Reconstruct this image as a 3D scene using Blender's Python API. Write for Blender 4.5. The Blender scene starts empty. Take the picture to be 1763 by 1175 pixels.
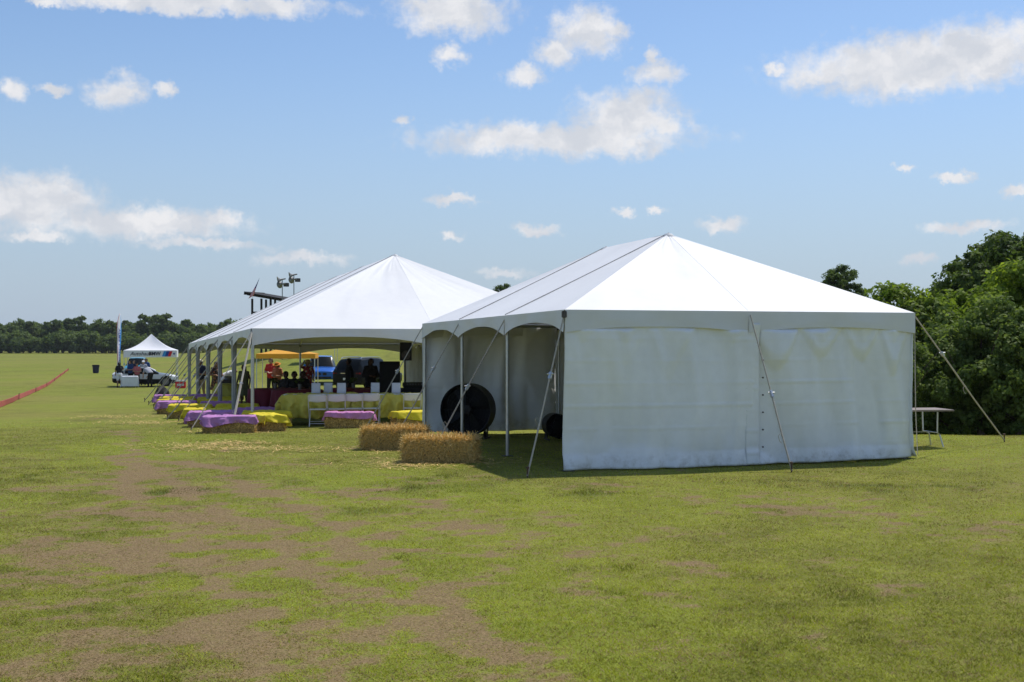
import bpy, bmesh, math, random
import numpy as np
from mathutils import Vector, Matrix

# ------------------------------------------------------------------ camera, sky, sun, exposure
scn = bpy.context.scene
COL = scn.collection
R = math.radians
CAM_H = 1.90
F_PX = 2062.0          # focal length in pixels of a 1763 px wide frame
cam_d = bpy.data.cameras.new('camera')
cam = bpy.data.objects.new('camera', cam_d); COL.objects.link(cam)
cam.location = (0, 0, CAM_H); cam.rotation_euler = (R(90.03), 0, 0)
cam_d.sensor_width = 36; cam_d.lens = 36*F_PX/1763; cam_d.clip_end = 5000; cam_d.clip_start = .1
scn.camera = cam
SUN_AZ = (0.64, 0.77)  # horizontal direction towards the sun: behind the tents, a little right
SUN_EL = R(62)
sun_d = bpy.data.lights.new('sun', 'SUN'); sun = bpy.data.objects.new('sun', sun_d); COL.objects.link(sun)
sun_d.energy = 3.9; sun_d.angle = R(.53); sun_d.color = (1, .955, .88)
sv = Vector((SUN_AZ[0]*math.cos(SUN_EL), SUN_AZ[1]*math.cos(SUN_EL), math.sin(SUN_EL))).normalized()
sun.rotation_euler = sv.to_track_quat('Z', 'Y').to_euler()
sun.location = (20, 30, 60)
scn.view_settings.view_transform = 'Standard'; scn.view_settings.look = 'None'
scn.view_settings.exposure = 0.0; scn.view_settings.gamma = 1
scn.cycles.use_denoising = True
scn.cycles.max_bounces = 6; scn.cycles.transparent_max_bounces = 8

class NT:
    """small helper around a node tree"""
    def __init__(s, tree): s.t = tree; s.n = tree.nodes; s.l = tree.links
    def node(s, typ, **kw):
        n = s.n.new(typ)
        for k, v in kw.items(): setattr(n, k, v)
        return n
    def put(s, sock, v):
        if isinstance(v, bpy.types.NodeSocket): s.l.new(v, sock)
        elif v is not None: sock.default_value = v
    def math(s, op, a, b=None, c=None, clamp=False):
        n = s.node('ShaderNodeMath', operation=op, use_clamp=clamp); s.put(n.inputs[0], a); s.put(n.inputs[1], b)
        if c is not None: s.put(n.inputs[2], c)
        return n.outputs[0]
    def vec(s, op, a, b=None):
        n = s.node('ShaderNodeVectorMath', operation=op); s.put(n.inputs[0], a); s.put(n.inputs[1], b)
        return n.outputs['Value'] if op in ('LENGTH', 'DOT_PRODUCT', 'DISTANCE') else n.outputs[0]
    def ramp(s, v, a, b, c=0., d=1., smooth=True):
        n = s.node('ShaderNodeMapRange', interpolation_type='SMOOTHSTEP' if smooth else 'LINEAR', clamp=True)
        s.put(n.inputs[0], v); s.put(n.inputs[1], a); s.put(n.inputs[2], b); s.put(n.inputs[3], c); s.put(n.inputs[4], d)
        return n.outputs[0]
    def noise(s, vec, scale, detail=3., rough=.55, col=False, dist=0.):
        n = s.node('ShaderNodeTexNoise'); s.put(n.inputs['Vector'], vec); n.inputs['Scale'].default_value = scale
        n.inputs['Detail'].default_value = detail; n.inputs['Roughness'].default_value = rough; n.inputs['Distortion'].default_value = dist
        return n.outputs['Color' if col else 'Fac']
    def mix(s, f, a, b, mode='MIX'):
        n = s.node('ShaderNodeMix', data_type='RGBA', blend_type=mode); s.put(n.inputs[0], f); s.put(n.inputs[6], a); s.put(n.inputs[7], b)
        return n.outputs[2]

def world():
    w = bpy.data.worlds.new('World'); scn.world = w; w.use_nodes = True
    t = NT(w.node_tree); t.n.clear()
    sky = t.node('ShaderNodeTexSky', sky_type='NISHITA', sun_disc=False)
    sky.sun_elevation = SUN_EL; sky.sun_rotation = math.atan2(SUN_AZ[0], SUN_AZ[1])
    sky.air_density = 1.0; sky.dust_density = SKY_DUST; sky.ozone_density = 2.0; sky.altitude = 100
    d = t.node('ShaderNodeTexCoord').outputs['Generated']
    sep = t.node('ShaderNodeSeparateXYZ'); t.l.new(d, sep.inputs[0]); x, y, z = sep.outputs
    az = t.math('MULTIPLY', t.math('ARCTAN2', x, y), F_PX)
    el = t.math('MULTIPLY', t.math('ARCSINE', z), F_PX)
    cmb = t.node('ShaderNodeCombineXYZ'); t.l.new(az, cmb.inputs[0]); t.l.new(el, cmb.inputs[1]); p0 = cmb.outputs[0]
    # clouds: soft patches at the directions where they hang, edges broken up by turbulence
    n1 = t.noise(p0, .012, 5., .6, col=True); n2 = t.noise(p0, .045, 6., .68, col=True)
    p = t.vec('ADD', p0, t.vec('MULTIPLY', t.vec('SUBTRACT', n1, (.5, .5, .5)), (70, 46, 0)))
    p = t.vec('ADD', p, t.vec('MULTIPLY', t.vec('SUBTRACT', n2, (.5, .5, .5)), (44, 36, 0)))
    B = [(1560,112,190,46),(1690,92,120,52),(1425,130,95,26),(1342,120,32,15),(1640,66,60,26),(960,240,235,30),(1080,203,95,48),(1150,217,52,27),(868,237,85,26),
         (1010,55,62,42),(960,95,52,36),(905,130,52,23),(1062,50,37,22),(1130,127,52,28),(1120,100,16,22),(785,22,98,38),(738,15,52,26),(775,98,42,22),(690,208,21,14),
         (200,155,57,32),(284,157,22,16),(22,155,28,24),(90,155,42,13),(300,4,265,18),(480,6,95,24),(80,2,62,9),(60,352,105,50),(15,330,55,42),(250,385,155,28),
         (382,380,42,25),(60,410,85,13),(350,421,135,13),(520,446,95,16),(780,341,67,13),(922,396,57,13),(775,402,32,10),(1240,385,57,14),(1075,367,22,10),
         (1130,362,22,10),(1555,293,26,9),(1650,305,32,11),(1660,390,85,13),(870,471,62,11),(1590,446,42,11),(1740,326,32,11)]
    acc = None
    for (bx, by, rx, ry) in B:
        a = math.atan((bx-881.5)/F_PX); e = math.atan((589-by)/F_PX*math.cos(a))
        q = t.vec('MULTIPLY', t.vec('SUBTRACT', p, (a*F_PX, e*F_PX, 0)), (1/(rx*1.28), 1/(ry*1.28), 0))
        # small clouds are thinner
        v = t.math('MULTIPLY_ADD', t.vec('LENGTH', q), -1., 1.0 if rx*ry > 2500 else .78)
        acc = v if acc is None else t.math('MAXIMUM', acc, v)
    # the same kind of sky beyond the frame
    zz = t.math('ADD', t.math('MAXIMUM', z, 0.), .12)
    cp = t.node('ShaderNodeCombineXYZ'); t.l.new(t.math('DIVIDE', x, zz), cp.inputs[0]); t.l.new(t.math('DIVIDE', y, zz), cp.inputs[1])
    gen = t.math('MULTIPLY', t.math('SUBTRACT', t.noise(cp.outputs[0], .9, 5., .55), .56), 4.)
    out = t.math('MAXIMUM', t.ramp(t.math('ABSOLUTE', az), 900, 1150), t.ramp(el, 600, 760))
    gen = t.math('SUBTRACT', gen, t.math('MULTIPLY', t.math('SUBTRACT', 1., out), 3.))
    acc = t.math('MAXIMUM', acc, gen)
    fine = t.math('MULTIPLY', t.math('SUBTRACT', t.noise(p0, .03, 7., .64), .5), .95)
    dens = t.ramp(t.math('ADD', acc, fine), -.05, .64)
    dens = t.math('MULTIPLY', dens, t.ramp(z, 0., .10, .45, .97))
    shade = t.noise(t.vec('MULTIPLY', p, (1, 1.5, 0)), .014, 4., .5)
    ccol = t.mix(t.ramp(shade, .35, .68), CLOUD_DARK, CLOUD_LIT)
    skc = t.mix(1., sky.outputs[0], SKY_TINT, 'MULTIPLY')
    # pale summer haze low in the sky
    hz = t.ramp(z, -.02, .27, .88, 0.)
    skc = t.mix(hz, skc, SKY_HAZE)
    colr = t.mix(dens, skc, ccol)
    bg = t.node('ShaderNodeBackground'); t.l.new(colr, bg.inputs[0]); bg.inputs[1].default_value = SKY_STR
    o = t.node('ShaderNodeOutputWorld'); t.l.new(bg.outputs[0], o.inputs[0])
SKY_STR = .10; SKY_DUST = .6
SKY_TINT = (1.13, 1.22, 1.33, 1)
SKY_HAZE = (4.0, 5.0, 6.4, 1); CLOUD_LIT = (8.6, 8.6, 8.8, 1); CLOUD_DARK = (6.5, 6.8, 7.4, 1)
world()

# ------------------------------------------------------------------ helpers
rng = np.random.default_rng(7); random.seed(7)
def tag(o, label=None, cat=None, group=None, kind=None):
    if label: o['label'] = label
    if cat: o['category'] = cat
    if group: o['group'] = group
    if kind: o['kind'] = kind
    return o
def empty(name, loc=(0,0,0), rz=0, label=None, cat=None, group=None, parent=None):
    o = bpy.data.objects.new(name, None); COL.objects.link(o); o.location = loc; o.rotation_euler = (0,0,rz); o.empty_display_size = .1
    o.parent = parent
    return tag(o, label, cat, group)
def link_mesh(name, me, mat=None, parent=None):
    o = bpy.data.objects.new(name, me); COL.objects.link(o); o.parent = parent
    if mat is not None and not me.materials: me.materials.append(mat)
    return o
def copy_tree(o, parent=None):
    c = o.copy(); COL.objects.link(c); c.parent = parent
    for ch in o.children: copy_tree(ch, c)
    return c
def np_mesh(name, V, Fq, smooth=False):
    """mesh from numpy arrays; Fq is (n,3) or (n,4)"""
    V = np.asarray(V, dtype=np.float32); Fq = np.asarray(Fq, dtype=np.int32); n, k = Fq.shape
    me = bpy.data.meshes.new(name); me.vertices.add(len(V)); me.vertices.foreach_set('co', V.ravel())
    me.loops.add(n*k); me.loops.foreach_set('vertex_index', Fq.ravel())
    me.polygons.add(n); me.polygons.foreach_set('loop_start', np.arange(0, n*k, k, dtype=np.int32))
    me.polygons.foreach_set('loop_total', np.full(n, k, dtype=np.int32))
    if smooth: me.polygons.foreach_set('use_smooth', np.ones(n, dtype=bool))
    me.update(calc_edges=True); me.validate(); return me
class MB:
    """collects shapes into one mesh"""
    def __init__(s): s.v = []; s.f = []
    def add(s, V, Fc):
        b = len(s.v); s.v += [tuple(map(float, p)) for p in V]; s.f += [tuple(i+b for i in f) for f in Fc]; return s
    def box(s, c, size, rz=0, bev=0., M=None):
        bm = bmesh.new(); bmesh.ops.create_cube(bm, size=1)
        for v in bm.verts: v.co = Vector((v.co.x*size[0], v.co.y*size[1], v.co.z*size[2]))
        if bev: bmesh.ops.bevel(bm, geom=bm.edges[:], offset=bev, segments=2, affect='EDGES')
        m = Matrix.Translation(c) @ Matrix.Rotation(rz, 4, 'Z')
        if M is not None: m = Matrix.Translation(c) @ M.to_4x4()
        bm.transform(m); bm.verts.index_update()
        s.add([v.co for v in bm.verts], [[v.index for v in f.verts] for f in bm.faces]); bm.free(); return s
    def tube(s, pts, rad, n=8, cap=True):
        pts = [Vector(p) for p in pts]; m = len(pts); rad = rad if hasattr(rad, '__len__') else [rad]*m
        T = [(pts[min(i+1,m-1)]-pts[max(i-1,0)]).normalized() for i in range(m)]
        a = T[0].orthogonal().normalized(); V = []
        for i in range(m):
            a = (a - T[i]*a.dot(T[i])).normalized(); b = T[i].cross(a)
            for k in range(n):
                th = 2*math.pi*k/n; V.append(pts[i]+(a*math.cos(th)+b*math.sin(th))*rad[i])
        Fc = [[i*n+k, i*n+(k+1)%n, (i+1)*n+(k+1)%n, (i+1)*n+k] for i in range(m-1) for k in range(n)]
        if cap: Fc += [list(range(n))[::-1], [(m-1)*n+k for k in range(n)]]
        return s.add(V, Fc)
    def lathe(s, prof, n=16, c=(0,0,0), M=None, fold=None):
        V = []
        for (r, z) in prof:
            for k in range(n):
                th = 2*math.pi*k/n; rr = r*(fold(th, z) if fold else 1)
                p = Vector((rr*math.cos(th), rr*math.sin(th), z))
                if M is not None: p = M @ p
                V.append(p+Vector(c))
        m = len(prof)
        Fc = [[i*n+k, i*n+(k+1)%n, (i+1)*n+(k+1)%n, (i+1)*n+k] for i in range(m-1) for k in range(n)]
        if prof[0][0] > 1e-4: Fc.append(list(range(n))[::-1])
        if prof[-1][0] > 1e-4: Fc.append([(m-1)*n+k for k in range(n)])
        return s.add(V, Fc)
    def ball(s, c, r, n=10, M=None):
        r = r if hasattr(r, '__len__') else (r,)*3
        pr = [(max(1e-5, math.sin(math.pi*i/n)), -math.cos(math.pi*i/n)) for i in range(n+1)]
        S = Matrix.Diagonal(r)
        return s.lathe(pr, n+2, c, (M @ S) if M is not None else S)
    def prism(s, poly, h, M=Matrix.Identity(4)):
        n = len(poly); V = [M @ Vector((x, y, z)) for z in (0, h) for (x, y) in poly]
        return s.add(V, [list(range(n))[::-1], list(range(n, 2*n))]+[[k, (k+1)%n, n+(k+1)%n, n+k] for k in range(n)])
    def mesh(s, name, smooth=False):
        me = bpy.data.meshes.new(name); me.from_pydata(s.v, [], s.f); me.update()
        bm = bmesh.new(); bm.from_mesh(me); bmesh.ops.recalc_face_normals(bm, faces=bm.faces[:]); bm.to_mesh(me); bm.free()
        if smooth:
            for p in me.polygons: p.use_smooth = True
            try: me.set_sharp_from_angle(angle=R(40))
            except Exception: pass
        return me
    def build(s, name, mat, parent=None, smooth=False):
        return link_mesh(name, s.mesh(name, smooth), mat, parent)
def grid_faces(nu, nv, wrap=False):
    i = np.arange(nu-1)[:, None]; j = np.arange(nv-1)[None, :]
    a = (i*nv+j).ravel(); return np.stack([a, a+nv, a+nv+1, a+1], 1)
def grid_obj(name, P, mat, parent=None, thick=0., smooth=True):
    """P (nu,nv,3) -> sheet, optionally a closed thin slab along its normals"""
    nu, nv, _ = P.shape; V = P.reshape(-1, 3); Fc = grid_faces(nu, nv)
    if thick:
        du = np.gradient(P, axis=0); dv = np.gradient(P, axis=1); N = np.cross(du, dv); N /= np.linalg.norm(N, axis=2, keepdims=True)+1e-9
        V2 = (P-N*thick).reshape(-1, 3); n = nu*nv
        rim = [i*nv for i in range(nu)]+[(nu-1)*nv+j for j in range(1, nv)]+[i*nv+nv-1 for i in range(nu-2, -1, -1)]+[j for j in range(nv-2, 0, -1)]
        rf = np.array([[rim[k], rim[(k+1) % len(rim)], rim[(k+1) % len(rim)]+n, rim[k]+n] for k in range(len(rim))])
        V = np.concatenate([V, V2]); Fc = np.concatenate([Fc, Fc[:, ::-1]+n, rf[:, ::-1]])
    return link_mesh(name, np_mesh(name, V, Fc, smooth), mat, parent)
def _h(ix, iy, s):
    n = (ix.astype(np.int64)*374761393+iy.astype(np.int64)*668265263+s*1442695041) & 0xffffffff
    n = ((n ^ (n >> 13))*1274126177) & 0xffffffff; n = ((n ^ (n >> 16))*2246822519) & 0xffffffff
    return (n & 0xffffff)/float(0xffffff)
def vnoise(x, y, s=0):
    x = np.asarray(x, float); y = np.asarray(y, float); ix = np.floor(x); iy = np.floor(y); fx = x-ix; fy = y-iy
    fx = fx*fx*(3-2*fx); fy = fy*fy*(3-2*fy)
    return (_h(ix,iy,s)*(1-fx)+_h(ix+1,iy,s)*fx)*(1-fy)+(_h(ix,iy+1,s)*(1-fx)+_h(ix+1,iy+1,s)*fx)*fy
def fbm(x, y, s=0, o=4, g=.5):
    a = 0; w = 1; t = 0
    for k in range(o): a = a+w*vnoise(x*2**k+k*17.3, y*2**k-k*9.1, s+k); t += w; w *= g
    return a/t
def sstep(a, b, x): t = np.clip((np.asarray(x, float)-a)/(b-a), 0, 1); return t*t*(3-2*t)

# ------------------------------------------------------------------ materials
def bsdf_mat(name, base, rough=.8, metal=0., var=.12, scale=4., bump=0., bscale=30., trans=0., spec=.3, tcol=None):
    """procedural surface: base colour broken up by two octaves of noise; optional bump and light leaking through"""
    m = bpy.data.materials.new(name); m.use_nodes = True; t = NT(m.node_tree); t.n.clear()
    co = t.node('ShaderNodeTexCoord').outputs['Object']
    n = t.noise(co, scale, 4., .6); n2 = t.noise(co, scale*7, 3., .6)
    f = t.math('MULTIPLY', t.math('ADD', n, t.math('MULTIPLY', n2, .5)), 1/1.5)
    lo = tuple(max(0, c*(1-var)) for c in base)+(1,); hi = tuple(min(1, c*(1+var)) for c in base)+(1,)
    col = t.mix(t.ramp(f, .3, .7), lo, hi)
    b = t.node('ShaderNodeBsdfPrincipled'); t.put(b.inputs['Base Color'], col); b.inputs['Roughness'].default_value = rough
    b.inputs['Metallic'].default_value = metal; b.inputs['Specular IOR Level'].default_value = spec
    if bump:
        bn = t.node('ShaderNodeBump'); bn.inputs['Strength'].default_value = bump; bn.inputs['Distance'].default_value = .02
        t.put(bn.inputs['Height'], t.noise(co, bscale, 4., .6)); t.l.new(bn.outputs[0], b.inputs['Normal'])
    s = b.outputs[0]
    if trans:
        tr = t.node('ShaderNodeBsdfTranslucent'); t.put(tr.inputs[0], tcol if tcol else col)
        mx = t.node('ShaderNodeMixShader'); mx.inputs[0].default_value = trans; t.l.new(s, mx.inputs[1]); t.l.new(tr.outputs[0], mx.inputs[2]); s = mx.outputs[0]
    o = t.node('ShaderNodeOutputMaterial'); t.l.new(s, o.inputs[0]); return m
def leaf_mat(name, dark, pale_tone, trans=.35, seed=0.):
    m = bpy.data.materials.new(name); m.use_nodes = True; t = NT(m.node_tree); t.n.clear()
    at = t.node('ShaderNodeAttribute', attribute_name='tint').outputs['Fac']
    col = t.mix(at, dark+(1,), pale_tone+(1,))  # tint attribute blends the darker and paler leaf colours
    d = t.node('ShaderNodeBsdfPrincipled'); t.put(d.inputs['Base Color'], col); d.inputs['Roughness'].default_value = .6; d.inputs['Specular IOR Level'].default_value = .12
    tr = t.node('ShaderNodeBsdfTranslucent'); t.put(tr.inputs[0], t.mix(1., col, (1.15, 1.2, .6, 1), 'MULTIPLY'))
    mx = t.node('ShaderNodeMixShader'); mx.inputs[0].default_value = trans; t.l.new(d.outputs[0], mx.inputs[1]); t.l.new(tr.outputs[0], mx.inputs[2])
    o = t.node('ShaderNodeOutputMaterial'); t.l.new(mx.outputs[0], o.inputs[0]); return m
M = {}
M['vinyl'] = bsdf_mat('white_vinyl', (.73,.73,.735), .55, var=.035, scale=.9, trans=.008, tcol=(.8,.72,.55,1), spec=.35)
M['wall'] = bsdf_mat('sidewall_vinyl', (.75,.755,.75), .5, var=.05, scale=.9, trans=.004, tcol=(.8,.74,.6,1), spec=.3)
def hem_dirt(m):
    t = NT(m.node_tree); b = [q for q in t.n if q.type == 'BSDF_PRINCIPLED'][0]; src = b.inputs['Base Color'].links[0].from_socket
    co = t.node('ShaderNodeTexCoord').outputs['Object']; sp = t.node('ShaderNodeSeparateXYZ'); t.l.new(co, sp.inputs[0])
    n = t.noise(co, 5., 5., .7); f = t.math('MULTIPLY', t.ramp(sp.outputs[2], .0, .32, 1., 0.), t.ramp(n, .42, .75, 0., .6))
    st = t.noise(t.vec('MULTIPLY', co, (3.2, 3.2, .5)), 1., 5., .7); f2 = t.math('MULTIPLY', t.ramp(st, .58, .8), .10)
    t.l.new(t.mix(f2, t.mix(f, src, (.30,.25,.16,1)), (.50,.47,.38,1)), b.inputs['Base Color'])
M['wall'] = bsdf_mat('sidewall_vinyl', (.85,.855,.855), .5, var=.05, scale=.9, trans=.004, tcol=(.8,.74,.6,1), spec=.3); hem_dirt(M['wall'])
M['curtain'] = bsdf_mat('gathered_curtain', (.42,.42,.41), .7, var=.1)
M['pole'] = bsdf_mat('aluminium', (.55,.56,.57), .42, .85, var=.1, scale=9)
M['strap'] = bsdf_mat('webbing', (.42,.385,.33), .8, var=.15, scale=20)
M['rope'] = bsdf_mat('seam_rope', (.40,.37,.34), .9, var=.25, scale=12)
M['steel'] = bsdf_mat('dark_steel', (.10,.09,.085), .55, .7, var=.3, scale=14)
M['rust'] = bsdf_mat('rusty_stake', (.13,.085,.06), .8, .3, var=.3, scale=20)
M['black'] = bsdf_mat('black_plastic', (.012,.012,.013), .5, var=.2)
M['blackmatte'] = bsdf_mat('black_cloth', (.014,.014,.016), .85, var=.2)
M['straw'] = bsdf_mat('straw', (.38,.245,.085), .8, var=.5, scale=22, bump=1., bscale=70)
M['straw2'] = bsdf_mat('straw_stalk', (.71,.48,.17), .6, var=.45, scale=30, trans=.06)
M['twine'] = bsdf_mat('twine', (.35,.22,.08), .9, var=.2)
M['purple'] = bsdf_mat('lilac_cloth', (.52,.24,.52), .8, var=.09, scale=6, trans=.12, bump=.5, bscale=22)
M['pink'] = bsdf_mat('pink_cloth', (.62,.25,.50), .8, var=.09, scale=6, trans=.12, bump=.5, bscale=22)
M['yellow'] = bsdf_mat('yellow_cloth', (.80,.66,.04), .8, var=.09, scale=6, trans=.15, bump=.5, bscale=22)
M['olive'] = bsdf_mat('gold_tablecloth', (.62,.55,.10), .75, var=.06, scale=3, trans=.12)
M['burgundy'] = bsdf_mat('burgundy_cloth', (.17,.014,.03), .75, var=.12, trans=.06)
M['whiteplastic'] = bsdf_mat('white_plastic', (.66,.66,.64), .45, var=.04)
M['paper'] = bsdf_mat('white_card', (.66,.66,.67), .7, var=.03)
M['whitecloth'] = bsdf_mat('white_cloth', (.74,.75,.80), .8, var=.04, trans=.05)
M['table'] = bsdf_mat('table_laminate', (.26,.21,.18), .5, var=.1)
M['orange'] = bsdf_mat('orange_canopy', (.85,.42,.04), .6, var=.05, trans=.22)
M['navy'] = bsdf_mat('navy_canopy', (.016,.024,.10), .6, var=.15)
M['popwhite'] = bsdf_mat('white_canopy', (.82,.82,.86), .6, var=.03, trans=.12)
M['ltblue'] = bsdf_mat('light_blue_print', (.05,.30,.66), .6, var=.05)
M['dkblue'] = bsdf_mat('dark_blue_print', (.02,.06,.30), .6, var=.05)
M['redprint'] = bsdf_mat('red_print', (.66,.02,.03), .6, var=.05)
M['ink'] = bsdf_mat('dark_lettering', (.03,.03,.06), .6, var=.05)
M['redpaint'] = bsdf_mat('red_painted_board', (.42,.10,.075), .75, var=.25, scale=2.5)
M['binpl'] = bsdf_mat('dark_bin_plastic', (.022,.025,.055), .5, var=.15)
M['darkwood'] = bsdf_mat('dark_stained_wood', (.022,.018,.016), .75, var=.3, scale=6)
M['horn'] = bsdf_mat('grey_horn_metal', (.22,.22,.22), .5, .2, var=.15)
M['blue_car'] = bsdf_mat('blue_car_paint', (.025,.14,.52), .22, .25, var=.05, spec=.6)
M['dark_car'] = bsdf_mat('black_car_paint', (.008,.008,.010), .45, 0., var=.1, spec=.15)
M['white_car'] = bsdf_mat('white_car_paint', (.78,.78,.78), .25, var=.02, spec=.6)
M['teal_car'] = bsdf_mat('turquoise_car_paint', (.03,.36,.52), .22, .2, var=.05, spec=.6)
M['glass'] = bsdf_mat('tinted_glass', (.008,.010,.011), .2, var=.1, spec=.12)
M['tyre'] = bsdf_mat('tyre_rubber', (.016,.016,.016), .85, var=.2)
M['rim'] = bsdf_mat('alloy_rim', (.20,.20,.21), .4, .7, var=.1)
M['chrome'] = bsdf_mat('chrome', (.72,.73,.75), .12, 1., var=.02)
M['lamp'] = bsdf_mat('headlight_glass', (.62,.66,.70), .1, var=.06, spec=.8)
M['tail'] = bsdf_mat('tail_light', (.35,.01,.012), .2, var=.1, spec=.6)
M['bark'] = bsdf_mat('bark', (.10,.075,.055), .9, var=.35, scale=6, bump=.6, bscale=18)
M['leafA'] = leaf_mat('leaf_bright', (.06,.115,.016), (.30,.38,.06), .5)
M['leafB'] = leaf_mat('leaf_dark', (.05,.085,.024), (.15,.21,.055), .45)
M['leafC'] = leaf_mat('leaf_greyish', (.06,.105,.026), (.24,.31,.085), .48)
M['leafF'] = leaf_mat('leaf_far', (.06,.10,.032), (.18,.235,.07), .45)
M['grass'] = leaf_mat('grass_blade', (.15,.165,.026), (.50,.515,.06), .35)

# ------------------------------------------------------------------ terrain
_py = np.arange(-200, 1500, 2.); _pz = np.interp(_py, [-200,0,18,29,49,79,130,250,420,900,1500], [0,0,0,-.15,-.55,-1.1,-1.35,-1.6,-1.9,-2.4,-2.4])
_pz = np.convolve(np.pad(_pz, 3, mode='edge'), np.ones(7)/7, mode='valid')
def gz(x, y):
    x = np.asarray(x, float); y = np.asarray(y, float)
    z = np.interp(y, _py, _pz)
    z = z+3.7*sstep(-4, 6, x+.24*y)*sstep(74, 150, y)*(1-sstep(300, 420, y))          # grassy bank behind the party tent
    z = z-3.4*sstep(24.3, 42, y)*sstep(4, 9.5, x)*(1-sstep(62, 100, y))                # falls away to the wood on the right
    z = z+.10*sstep(5.6, 8, x)*sstep(13, 19, y)*(1-sstep(23, 27, y))
    z = z+.05*(fbm(x*.35, y*.35, 5, 3)-.5)*sstep(1.5, 4, np.abs(y-15)+2)
    return z
def g1(x, y): return float(gz(np.array([x]), np.array([y]))[0])
def gp(px, d): return (px-881.5)/F_PX*d      # world x of something seen in picture column px at distance d
def world_blobs(lst):
    """(px,py,rx,ry,w) patches measured in the photograph -> patches on the ground in metres"""
    out = []
    for px, py, rx, ry, w in lst:
        d = 1.9*F_PX/(py-589); d1 = 1.9*F_PX/max(py-ry-589, 30); out.append((gp(px, d), d, rx*d/F_PX, max(d1-d, .15), w))
    return out
DIRT = world_blobs([(330,900,190,85,1),(150,965,110,36,.8),(540,850,130,40,.8),(640,1050,140,45,.95),(240,1145,150,26,.8),(640,1150,140,26,.8),(480,960,120,40,.85),
    (900,948,150,22,.85),(870,905,120,18,.6),(1340,858,120,10,1.),(1430,876,130,11,1.),(1640,916,120,11,.95),(1240,1032,60,10,.8),(950,1045,80,30,.6),(740,1100,110,26,.8),(960,860,80,9,.4),
    (280,692,70,9,.9),(180,684,60,6,.7),(215,735,30,26,.8),(240,800,60,30,.9),(60,880,50,12,.6),(1100,900,120,10,.4),(1420,1060,60,8,.4),(1010,1120,100,16,.3),(300,660,14,3,.4),
    (520,900,150,40,.6),(730,960,90,20,.5),(1150,985,60,12,.6),(420,1060,110,22,.5)])
TRACK = [[(205,735),(240,790),(300,830),(370,885),(430,925),(500,985),(580,1030),(660,1065),(760,1095),(860,1135)],
         [(212,755),(236,840),(290,950),(372,1075),(450,1172)],
         [(300,790),(380,812),(470,850),(540,905),(600,950),(670,1000),(740,1050),(840,1100)]]
def tracks():
    o = []
    for tr in TRACK:
        q = [(gp(px, 1.9*F_PX/(py-589)), 1.9*F_PX/(py-589)) for px, py in tr]; o.append(q)
    return o
WEED = world_blobs([(320,845,60,12,1),(700,832,230,20,.8),(640,880,80,14,.5),(1560,838,220,16,.8),(1000,850,90,10,.7),(70,815,100,14,.8),(1240,830,120,12,.5),(1110,1080,60,8,.5),(1500,1030,40,8,.6)])
STRAWP = world_blobs([(420,768,120,6,1),(400,757,60,4,.7),(250,715,70,4,.9),(210,703,70,3,.8),(330,763,80,5,.6),(700,800,60,8,.5)])
def dirt_mask(x, y):
    x = np.asarray(x, float); y = np.asarray(y, float)
    wx = x+.5*(fbm(x*.9, y*.9, 31, 3)-.5)*2; wy = y+.7*(fbm(x*.9+40, y*.9, 32, 3)-.5)*2
    a = np.zeros_like(x)
    for cx, cy, rx, ry, w in DIRT:
        a = np.maximum(a, w*np.exp(-(((wx-cx)/(rx*1.45))**2+((wy-cy)/(ry*1.45))**2)))
    b = np.zeros_like(x)
    for q in tracks():
        for (ax, ay), (bx, by) in zip(q[:-1], q[1:]):
            dx, dy = bx-ax, by-ay; t = np.clip(((wx-ax)*dx+(wy-ay)*dy)/(dx*dx+dy*dy), 0, 1)
            dd = np.hypot(wx-ax-t*dx, wy-ay-t*dy); b = np.maximum(b, np.exp(-(dd/.24)**2))
    n = fbm(x*.9, y*.9, 3, 5, .7)
    n2 = fbm(x*3.1+3, y*3.1, 13, 4, .8)
    base = .55*sstep(.5, .68, fbm(x*.22+9, y*.16, 8, 3))
    far = sstep(40, 80, y)
    worn = .17*sstep(2.5, -1.5, x)*sstep(24, 14, y)+.10*sstep(20, 10, y)       # the left of the field is walked thin
    v = np.maximum(a*.36, b*.70)+worn+.22*base*(1-far)
    return np.clip(sstep(-.36, .46, v-.53+(n-.5)*1.05+(n2-.5)*1.9), 0, 1)
def blob_mask(L, x, y, s):
    a = np.zeros_like(x)
    for cx, cy, rx, ry, w in L: a = np.maximum(a, w*np.exp(-(((x-cx)/rx)**2+((y-cy)/ry)**2)))
    return np.clip(sstep(.30, .95, a*.8+(fbm(x*1.7, y*1.7, s, 4, .7)-.5)*1.5), 0, 1)
def lush_mask(x, y):    # brighter and yellower stretches of turf
    return np.clip(sstep(.38, .66, fbm(x*.45, y*.30, 51, 4, .55)), 0, 1)

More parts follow.
